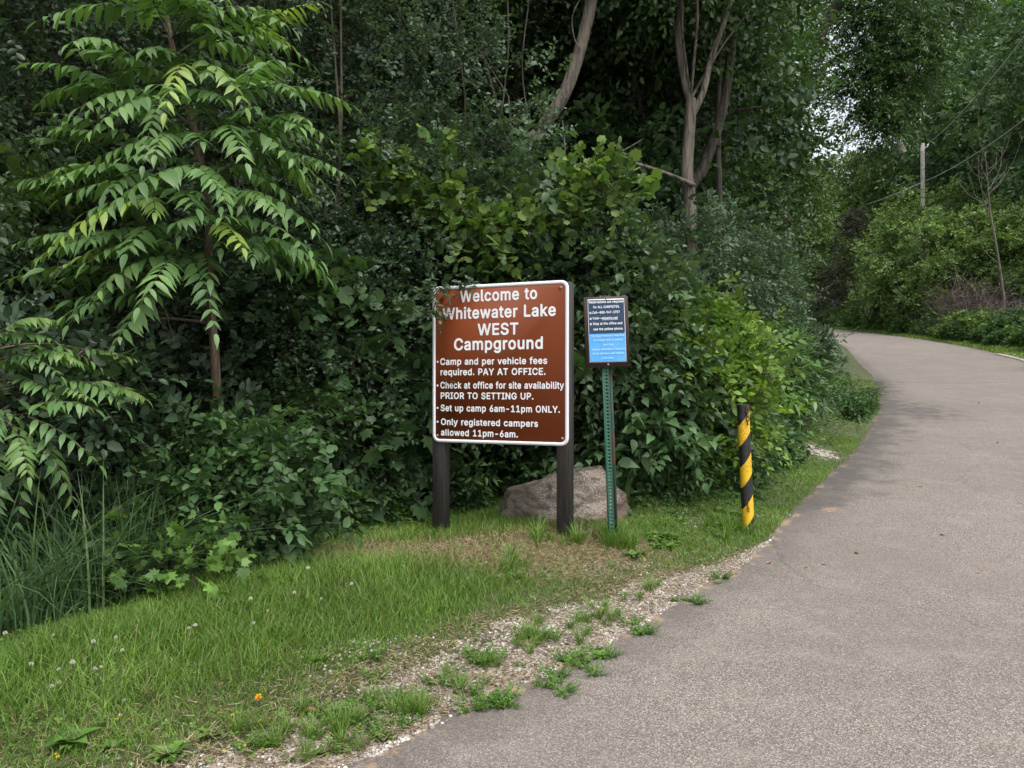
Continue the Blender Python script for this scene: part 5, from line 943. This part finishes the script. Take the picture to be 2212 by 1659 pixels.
for nm, mk, px, py, s, lab in (('fallen_leaf', 'orleaf', 686, 1548, .06, 'orange dried leaf lying on the gravel'), ('fallen_leaf', 'dryleaf', 775, 1563, .09, 'dark curled dead leaf lying among the gravel weeds'), ('fallen_leaf', 'dryleaf', 785, 1620, .05, 'small dark dead leaf at the asphalt edge')):
    p = G(px, py); mb = MB(); d = rng.normal(size=(3, 3))*[1, 1, .2]
    mb.inst(leafT([(.25, .3, .05), (.6, .32, .16)], tip=(0, 1, .2), fold=.7), np.zeros((2, 3))+[0, 0, .012], d[:2], np.array([[.2, .1, 1], [-.3, .2, 1]]), s*np.array([1, .7]))
    o = mb.build(nm, M[mk]); o.location = p; tag(o, lab, 'leaf')

lf = None
for i in range(22):
    px, py = [(1960, 880), (2080, 1010), (1880, 1050), (1700, 1250), (2000, 1150), (2150, 860), (1930, 800)][i % 7]; p = G(px+rng.normal()*90, py+rng.normal()*35)
    if float(sdist(EDGE, np.array(p[0]), np.array(p[1]))) > -.1: continue
    p = (p[0], p[1], float(zroad(np.array(p[1])))+.006)
    if lf is None:
        mb = MB(); mb.inst(leafT([(.25, .3, .03), (.6, .28, .08)], tip=(0, 1, .1), fold=.4), np.zeros((1, 3)), np.array([[1., .2, 0]]), np.array([[0, .1, 1.]]), .05)
        lf = tag(mb.build('fallen_leaf', M['orleaf']), 'small dry leaf lying out on the asphalt', 'leaf', 'small dry leaves on the asphalt'); lf.location = p
    else: dup(lf, p, rng.random()*6, .6+.6*rng.random())

# ------------------------------------------------------------------ trees of the thicket with visible trunks
def trunk_tree(name, label, base, paths, lobes, n, m, t, size, seed, bark='bark', group=None, cr=.35, k=7, tw=12, L=.5, sides=18, rough=.025, nb=20, droop=.35):
    rng = np.random.default_rng(seed); root = thing(name, label, 'tree', base, group=group); b = np.array(base)
    tr = MB()
    for pts, r0, r1 in paths:
        P = smooth_pts(np.array(pts)-b, 10*len(pts)); P += rng.normal(size=P.shape)*r0*.02
        tube(tr, P, np.linspace(r0, r1, len(P)), sides, rough, seed)
    tr.build('trunk', M[bark], root, True)
    f, st = MB(), MB(); lob = [(l[0]-b[0], l[1]-b[1], l[2]-b[2])+tuple(l[3:]) for l in lobes]
    c = crown(f, rng, lob, n, cr, tw, L, k, size, t, shell=.35, droop=droop, tone_s=.8)
    e = np.array(paths[0][0][-1])-b
    limbs(st, rng, [e, np.array(paths[-1][0][-1])-b], c[rng.choice(len(c), min(nb, len(c)), replace=False)], .02, .006)
    f.build('crown', M[m], root); st.build('limbs', M[bark], root); return root
Y = 8.6; g = S(1060, Y)
lb = lambda px, py, Y, r, rz=None: tuple(Pt(px, py, Y))+(r, r, rz or r*.7)
trunk_tree('leaning_tree', 'tree with thick curved leaning trunk rising out of the thicket above the sign', g,
   [([np.array(g)-[0, 0, .2], Pt(1075, 420, Y), Pt(1165, 285, Y), Pt(1215, 210, Y), Pt(1243, 140, Y), Pt(1265, 60, Y), Pt(1285, -40, Y), Pt(1310, -200, Y)],   .082, .066)],
   [lb(1290, -260, Y, 1.3), lb(1150, -220, Y+.5, 1.2), lb(1430, -240, Y+.6, 1.2)], 90, 'tree', OVAL, .09, 51)
Y = 9.3; g = S(1490, Y)
trunk_tree('forked_tree', 'straight pale-barked tree forking into two stems left of the road', g,
   [([np.array(g)-[0, 0, .2], Pt(1492, 500, Y), Pt(1484, 380, Y), Pt(1490, 270, Y), Pt(1492, 215, Y)], .085, .066), ([Pt(1492, 225, Y), Pt(1478, 165, Y), Pt(1466, 90, Y), Pt(1470, 0, Y), Pt(1465, -150, Y)], .056, .04),
    ([Pt(1493, 255, Y), Pt(1520, 195, Y), Pt(1535, 130, Y+.1), Pt(1560, 60, Y+.1), Pt(1585, -20, Y+.2), Pt(1620, -150, Y+.2)], .042, .03)],
   [lb(1480, -160, Y, 1.2), lb(1580, -60, Y+.6, .8, .5), lb(1590, 60, Y+1.2, .45, .4), lb(1400, -60, Y+.8, .9)], 130, 'tree', OVAL, .085, 52)
for nm, lab, pts, r, bk in [('slender_tree', 'thin straight dark trunk standing just right of the forked tree', [(1553, 560), (1553, 400), (1551, 280), (1556, 120), (1560, -60)], .05, 'darkbark'),
   ('slender_tree', 'dark leaning trunk seen behind the forked tree', [(1480, 470), (1520, 360), (1548, 280), (1575, 150), (1590, -60)], .10, 'darkbark'),
   ('slender_tree', 'slender grey trunk hung with vines left of the curved trunk', [(1120, 360), (1116, 240), (1118, 140), (1126, 40), (1130, -120)], .06, 'bark')]:
    Y = 10.6; p0 = S(pts[0][0], Y); px_ = [Pt(a, c, Y) for a, c in pts]
    e = px_[-1]
    trunk_tree(nm, lab, p0, [([np.array(p0)-[0, 0, .2]]+px_, r, r*.6)], [tuple(e+[0, 0, .6])+(1.2, 1.1, .8)], 60, 'tree', OVAL, .10, int(r*900), bk)
def line_thing(name, label, cat, paths, m, sides=5, rough=.06):
    mb = MB()
    for pts, r0, r1 in paths: P = smooth_pts(pts, 8*len(pts)); tube(mb, P, np.linspace(r0, r1, len(P)), sides, rough)
    return tag(mb.build(name, M[m]), label, cat)
Y = 9.0
line_thing('hanging_vine', 'thin bare vine stems hanging left of the curved trunk', 'vine', [([Pt(1095, -40, Y), Pt(1098, 100, Y), Pt(1090, 190, Y), Pt(1082, 250, Y)], .012, .009), ([Pt(1150, -40, Y), Pt(1135, 60, Y), Pt(1128, 150, Y), Pt(1140, 260, Y), Pt(1142, 330, Y)], .010, .008), ([Pt(1040, 110, Y), Pt(1058, 170, Y), Pt(1078, 240, Y)], .016, .012)], 'bark')
line_thing('hanging_vine', 'thin vine looping down beside the top of the curved trunk', 'vine', [([Pt(1270, -30, 8.5), Pt(1238, 30, 8.5), Pt(1240, 80, 8.5), Pt(1256, 110, 8.5)], .009, .007), ([Pt(1215, 260, 8.7), Pt(1220, 330, 8.7), Pt(1212, 380, 8.7)], .010, .006)], 'bark')
line_thing('dead_branch', 'dead branch slanting down from the thicket to the forked trunk', 'branch', [([Pt(1300, 335, 8.8), Pt(1380, 355, 8.9), Pt(1440, 375, 9.1), Pt(1500, 400, 9.2)], .014, .03), ([Pt(1290, 360, 8.8), Pt(1330, 335, 8.8), Pt(1390, 300, 8.9)], .01, .006), ([Pt(1240, 355, 8.7), Pt(1310, 350, 8.8), Pt(1375, 325, 8.9)], .011, .006)], 'bark')

# ------------------------------------------------------------------ woodland behind and on the hillside
def forest_tree(seed, h, r, m, bark, leaf, n=300, zlow=.3, tw=10, k=7, drp=.4):
    rng = np.random.default_rng(seed); root = thing('woodland_tree', 'x', 'tree', (0, 0, -60)); tr, f = MB(), MB()
    P = smooth_pts([(0, 0, -.4), (rng.normal()*.15, rng.normal()*.15, h*.3), (rng.normal()*.3, rng.normal()*.3, h*.6), (rng.normal()*.4, rng.normal()*.4, h*.92)], 24)
    tube(tr, P, np.linspace(.018*h, .004*h, 24), 10, .05, seed)
    lob = []
    for i in range(15):
        z = h*(zlow+(1-zlow)*(i+.5)/15); w_ = r*(.5+.5*sin(pi*min(1, (z/h-zlow)/(1-zlow)*.85+.18)))
        a = i*2.4+rng.random(); o = w_*.62; lob.append((o*cos(a), o*sin(a), z, w_*.55, w_*.55, h*.085))
    c = crown(f, rng, lob, n, r*.13, tw, r*.17, k, leaf, FAR, shell=.35, droop=drp, tone_s=1.1, flat=1.1)
    for q in c[rng.choice(len(c), 26, replace=False)]:
        z = max(h*.18, q[2]*.72); i = int(min(23, z/h/.92*23)); limbs(tr, rng, [P[i]], [q], .012*h*(1-.6*z/h), .02, 5)
    f.build('crown', M[m], root); tr.build('trunk', M[bark], root, True); return root
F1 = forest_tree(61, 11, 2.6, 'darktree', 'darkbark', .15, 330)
F2 = forest_tree(62, 12, 2.9, 'tree', 'darkbark', .16, 340, .22)
F3 = forest_tree(63, 15, 3.6, 'tree3', 'bark', .21, 420, .18)
F4 = forest_tree(64, 15, 3.4, 'tree2', 'bark', .21, 420, .12)
F5 = forest_tree(65, 7.5, 2.6, 'tree2', 'bark', .17, 360, .10)
st_ = set()
def plant(F, px, Y, s, label, group, rz=None):
    p = S(px, Y); rz = px*.73 if rz is None else rz
    if F.name in st_: return dup(F, p, rz, s, label, group)
    st_.add(F.name); F.location = p; F.scale = (s, s, s); F.rotation_euler = (0, 0, rz); F['label'] = label; F['group'] = group
for i, (px, Y, s) in enumerate([(1010, 12, .95), (1190, 13, 1.0), (1340, 12.5, .95), (1410, 15.5, .85), (900, 14, 1.1), (1270, 16, 1.2), (1500, 17, .75)]):
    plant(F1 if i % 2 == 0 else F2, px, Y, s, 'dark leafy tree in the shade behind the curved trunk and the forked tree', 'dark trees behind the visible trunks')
for i, (px, Y, s) in enumerate([(1100, 21, 1.4), (1390, 20, 1.35), (1500, 22, 1.2), (1590, 24, .62), (760, 18, 1.4), (500, 16, 1.3), (200, 14, 1.2), (-150, 12, 1.2), (1250, 26, 1.7), (1450, 30, 1.6)]):
    plant(F2 if i % 2 else F1, px, Y, s, 'tall tree deeper in the woods left of the road', 'trees deeper in the woods left of the road')
def plantr(F, px, Y, dmin, s, label, group):
    p = SR(px, Y, dmin); k = p[1]/Y; s *= k; rz = px*.73
    if F.name in st_: return dup(F, p, rz, s, label, group)
    st_.add(F.name); F.location = p; F.scale = (s, s, s); F.rotation_euler = (0, 0, rz); F['label'] = label; F['group'] = group
for i, (px, Y, s) in enumerate([(2310, 44, 1.4), (2190, 54, 1.6), (2100, 60, 1.65), (2460, 40, 1.3), (2045, 70, 1.5), (2250, 66, 1.8), (2600, 46, 1.4)]):
    plantr(F3, px, Y, 5, s, 'tall tree on the slope at the right beyond the road', 'tall trees on the right slope')
for i, (px, Y, s) in enumerate([(1930, 64, .95), (1850, 68, .95), (1780, 72, .95), (1700, 64, .95), (1740, 56, .7), (1630, 52, 1.1), (1890, 78, 1.0), (1980, 72, 1.1)]):
    plantr(F4, px, Y, 4, s, 'mid-height light green tree beyond the bend of the road', 'light green trees beyond the road bend')
for i, (px, Y, s) in enumerate([(2085, 48, 1.1), (1945, 52, 1.0), (2150, 42, .95), (2225, 40, .9), (2310, 37, .9), (1890, 56, .95), (2200, 48, 1.15), (2015, 55, 1.25), (1800, 60, .85), (2040, 50, .8), (1965, 43, .96), (2030, 43, .88), (1900, 47, .6)]):
    plantr(F5, px, Y, 3.2 if s not in (.96, .88, .6) else 2.2, s, 'bushy young tree along the far side of the road near the utility pole', 'bushy young trees near the utility pole')
# drooping dark crown over the road, sky showing beside it
Y = 20; g = S(1690, Y)
trunk_tree('overhanging_tree', 'tall dark tree with drooping leaf sprays hanging over the road at the top', g, [([np.array(g)-[0, 0, .3], Pt(1700, 450, Y), Pt(1730, 200, Y), Pt(1800, 20, Y), Pt(1880, -90, Y)], .2, .09), ([Pt(1730, 200, Y), Pt(1800, 130, Y), Pt(1900, 90, Y)], .09, .04)],
   [lb(1760, 70, Y, .4, .4), lb(1795, 20, Y, .45, .45), lb(1835, 120, Y, .35, .35), lb(1790, 180, Y, .3, .3), lb(1845, 30, Y, .45, .4), lb(1930, 60, Y, .95, 1.0), lb(1960, 150, Y+.5, 1.0, 1.0), lb(1900, 190, Y, .65, .8), lb(1905, 280, Y, .5, .6), lb(2030, 0, Y+1, .9, .8)], 300, 'tree', LANCE, .13, 71, 'darkbark', cr=.25, tw=14, L=.40, k=9, droop=.7)
trunk_tree('overhanging_tree', 'dark tree crown filling the top between the forked tree and the patch of sky', (S(1600, 17)), [([np.array(S(1600, 17))-[0, 0, .3], Pt(1605, 300, 17), Pt(1620, 50, 17), Pt(1640, -100, 17)], .16, .08)],
   [lb(1640, 60, 17, .9, .8), lb(1560, 140, 17, .9, .8), lb(1690, 230, 17, .8, .7), lb(1610, 300, 17, .9, .8), lb(1740, 330, 17, .6, .6), lb(1540, -20, 17, .8, .6), lb(1680, 420, 17, .8, .6)], 230, 'tree', OVAL, .105, 72, 'darkbark', cr=.3, tw=14, L=.5)
# cedar
def cedar(px, Y, h, r):
    rng = np.random.default_rng(81); g = SR(px, Y, 3.2); root = thing('cedar_tree', 'dark brownish conical cedar beside the road beyond the bend', 'tree', g); f, tr = MB(), MB()
    tube(tr, [(0, 0, -.3), (0, 0, h*.5), (.1, 0, h)], [.16, .1, .02], 8, .05); tr.build('trunk', M['darkbark'], root)
    for i in range(420):
        z = h*(.04+.96*rng.random()**1.15); w_ = r*(1-z/h)**.8+.15; a = rng.random()*2*pi; rr = w_*(.35+.65*rng.random()**.5)
        p = np.array([[rr*cos(a), rr*sin(a), z]]).repeat(9, 0)+rng.normal(size=(9, 3))*.16
        d = np.array([cos(a), sin(a), -.05])+rng.normal(size=(9, 3))*.35; twigs(f, rng, p, d, .45, 7, .17, NEEDLE, rng.normal(), 0, .3, .7, .5)
    f.build('crown', M['cedar'], root)
cedar(1845, 54, 8.4, 3.2)
# roadside plants on the far side
fs = [shrub('roadside_bush', 'x', 'shrub', (0, 0, -60), mound(1.25, 1.0, 90+i, 8, .2), 330, 'herb' if i else 'tree2', FAR, .13, L=.3, k=7, tw=8, nb=10, stems=False) for i in range(2)]
rg = np.random.default_rng(9); usedf = set(); RL = smooth_pts(REDGE[17:], 90); RN = np.gradient(RL, axis=0); RN = nrm(np.stack([RN[:, 1], -RN[:, 0]], 1))
for i in range(4, 78, 1):
    for row in range(3):
        o = 1.15+row*1.05+rg.normal()*.2; x, y = RL[i]+RN[i]*o+rg.normal(size=2)*.2
        if float(-sdist(REDGE, np.array(x), np.array(y))) < .95: continue
        if y < 33 and rg.random() < .45: continue
        if row == 0 and 22.4 < y < 28.5 and x < 21.2: continue
        k = int(rg.random() < .6); s = (.55+.45*rg.random())*(.75 if row == 0 else 1.1); loc = (x, y, float(terrain(np.array(x), np.array(y)))-.05)
        L_ = 'leafy bush in the green strip along the far side of the road'; gn = 'bushes along the far side of the road'
        if k in usedf: dup(fs[k], loc, rg.random()*6, s, L_, gn)
        else: usedf.add(k); fs[k].location = loc; fs[k]['label'] = L_; fs[k]['group'] = gn
# far verge grass strip and the gravel lay-by
rng = np.random.default_rng(12)
x, y = scatter(rng, 160000, 12, 27, 19, 60, lambda x, y: (lambda d: (d > .02)*(d < 1.5)*vis(x, y))(-sdist(REDGE, x, y)))
mb = MB(); blades(mb, rng, x, y, .10+.12*rng.random(len(x)), .02+.015*rng.random(len(x)), .3+.5*rng.random(len(x)), (rng.random(len(x)) < .12)*.5, rng.normal(size=len(x))*.4)
tag(mb.build('verge_grass', M['lawn']), 'thin strip of grass along the far edge of the road', 'grass', kind='stuff')
m, nt, b = mat('gravel_layby_surface'); nt.links.new(ramp(nt, noise(nt, 14, 6, .8), [(.35, (.26, .22, .19)), (.65, (.50, .45, .41))]), b.inputs['Base Color']); b.inputs['Roughness'].default_value = .95
pts = []
for i in range(40):
    y = 22.3+6.4*i/39; xr = np.interp(y, REDGE[:, 1], REDGE[:, 0]); wd = 1.5*sin(pi*i/39)**.7+.02
    pts.append([(xr-.15+(wd+.15)*j/5, y) for j in range(6)])
P = np.array(pts).reshape(-1, 2); z = np.maximum(terrain(P[:, 0], P[:, 1], False), zroad(P[:, 1]))+.03
mb = MB(); mb.faces(np.c_[P, z], [(6*i+j, 6*i+j+1, 6*i+j+7, 6*i+j+6) for i in range(39) for j in range(5)]); tag(mb.build('gravel_layby', m), kind='structure')
# dead brush and bare saplings
m, nt, b = mat('dead_twigs'); rr = N(nt, 'ShaderNodeNewGeometry').outputs['Random Per Island']; nt.links.new(ramp(nt, rr, [(0, (.06, .045, .04)), (1, (.17, .13, .11))]), b.inputs['Base Color']); M['dead'] = m
def brush(seed):
    rng = np.random.default_rng(seed); root = thing('dead_brush', 'x', 'brush', (0, 0, -60)); tr = MB()
    for i in range(230):
        a = rng.random()*2*pi; r0 = 1.3*rng.random()**.5; b_ = np.array([r0*cos(a), r0*sin(a), -.1]); e = b_+np.array([rng.normal()*.6, rng.normal()*.6, .8+1.4*rng.random()])
        q = smooth_pts([b_, (b_+e)/2+rng.normal(size=3)*.15, e], 6); tube(tr, q, np.linspace(.016, .005, 6), 3)
        for _ in range(3): q2 = q[rng.integers(2, 6)]; tube(tr, [q2, q2+rng.normal(size=3)*.3+[0, 0, .1], q2+rng.normal(size=3)*.4+[0, 0, .1]], [.008, .006, .003], 3)
    tr.build('twigs', M['dead'], root); return root
DB = brush(1)
for i, (px, Y) in enumerate([(2170, 34.5), (2090, 37), (1950, 43), (2240, 32), (2020, 40.5), (2130, 36), (2060, 39), (1780, 50)]):
    L_ = 'tangle of dead brown brush behind the roadside bushes'; gn = 'tangles of dead brush beyond the road'
    if i: dup(DB, SR(px, Y, 3.2), px, .9+.25*(i % 3), L_, gn)
    else: DB.location = SR(px, Y, 3.2); DB['label'] = L_; DB['group'] = gn
def bare(px, Y, pts, label, r, seed, mk):
    rng = np.random.default_rng(seed); g = SR(px, Y, 2.4); Y = g[1]; root = thing('bare_sapling', label, 'tree', g); b_ = np.array(g); tr, br = MB(), MB()
    P = smooth_pts([np.array(g)-[0, 0, .2]]+[Pt(a, c, Y) for a, c in pts], 30)-b_; tube(tr, P, np.linspace(r, r*.25, 30), 7, .05); tr.build('trunk', M[mk], root, True)
    for i in range(14):
        q = P[8+int(21*rng.random())]; sg = rng.choice([-1, 1]); e = q+np.array([sg*(.4+.8*rng.random()), rng.normal()*.5, 1.0+1.4*rng.random()]); Q = smooth_pts([q, (q+e)/2+[sg*.2, 0, -.12], e], 8); tube(br, Q, np.linspace(r*.35, .006, 8), 4)
        for _ in range(3): w_ = Q[rng.integers(3, 8)]; tube(br, [w_, w_+np.array([rng.normal()*.25, 0, .35])], [.008, .004], 3)
    br.build('branches', M[mk], root)
bare(2172, 33, [(2168, 640), (2150, 520), (2138, 450), (2134, 400), (2128, 330)], 'bare pale dead sapling at the right edge of the picture', .075, 5, 'bark')
bare(2030, 39, [(2022, 640), (2012, 590), (2002, 540)], 'thin leaning bare stem just right of the utility pole', .05, 6, 'bark')
line_thing('dead_snag', 'pale broken dead limb high among the trees beyond the road', 'branch', [([Pt(1952, 330, 46), Pt(1940, 300, 46), Pt(1925, 285, 46)], .22, .1), ([Pt(1932, 295, 46), Pt(1930, 270, 46), Pt(1938, 262, 46)], .1, .05)], 'palewood')

# ------------------------------------------------------------------ utility pole and wires
g = SR(1994, 40., 5.0); YP = g[1]; pole = thing('utility_pole', 'weathered wooden utility pole among the young trees beyond the road', 'utility pole', g)
top = Pt(1993, 310, YP)-np.array(g); mb = MB(); tube(mb, np.linspace([0, 0, -.5], top, 14), np.linspace(.165, .125, 14), 14, .01, cap=True); mb.build('pole', M['polewood'], pole, True)
mb = MB(); q = top+[.16, -.05, -.25]; tube(mb, [q+[-.06, 0, -.05], q+[.1, 0, 0], q+[.16, 0, .1], q+[.16, 0, .2]], [.03, .03, .05, .07], 8, cap=True); mb.build('insulator', M['white'], pole, True)
m, nt, b = mat('grey_wire'); b.inputs['Base Color'].default_value = (.45, .46, .46, 1); b.inputs['Roughness'].default_value = .5; M['wire'] = m
def wire(label, a, b_, sag, r=.018):
    t = np.linspace(0, 1, 40)[:, None]; P = a+(b_-a)*t-UP*sag*4*t*(1-t); mb = MB(); tube(mb, P, r, 5); tag(mb.build('power_line', M['wire']), label, 'wire')
Gp = np.array(g)
wire('upper overhead wire rising from the pole top to the upper right corner', Gp+top+[.3, -.05, -.05], Pt(2330, -80, 22), .5)
wire('lower overhead wire running from the pole to the right edge', Gp+top+[.1, -.1, -2.5], Pt(2330, 165, 22), .35)
wire('thin wire running left from the pole into the far trees', Gp+top+[-.1, 0, -2.6], Pt(1810, 455, 75), .3, .035)
# ------------------------------------------------------------------ far woods closing the view
rng = np.random.default_rng(99); mb = MB()
n = 70000; px = rng.uniform(-700, 2900, n); Y = rng.uniform(72, 105, n); x = uv(px, 0)[0]*Y; zt = terrain(x, Y)
top = 15+3.5*wob(x*.05, Y*.05)+2*wob(x*.2, Y*.1); u_ = (px-1850)/140; top = np.where(np.abs(u_) < 1, np.minimum(top, 9.5+2*wob(x*.15, Y*.1)), top)
p = np.stack([x, Y, zt+top*rng.random(n)**.8], 1)
mb.inst(FAR, p, rng.normal(size=(n, 3))*[1, 1, .4], np.stack([rng.normal(size=n)*.5, -.5+rng.normal(size=n)*.3, np.ones(n)], 1), .7+.6*rng.random(n), rng.normal(size=n)*.7)
tag(mb.build('far_woods', M['tree']), 'far woodland closing the view beyond the trees', 'woods', kind='stuff')
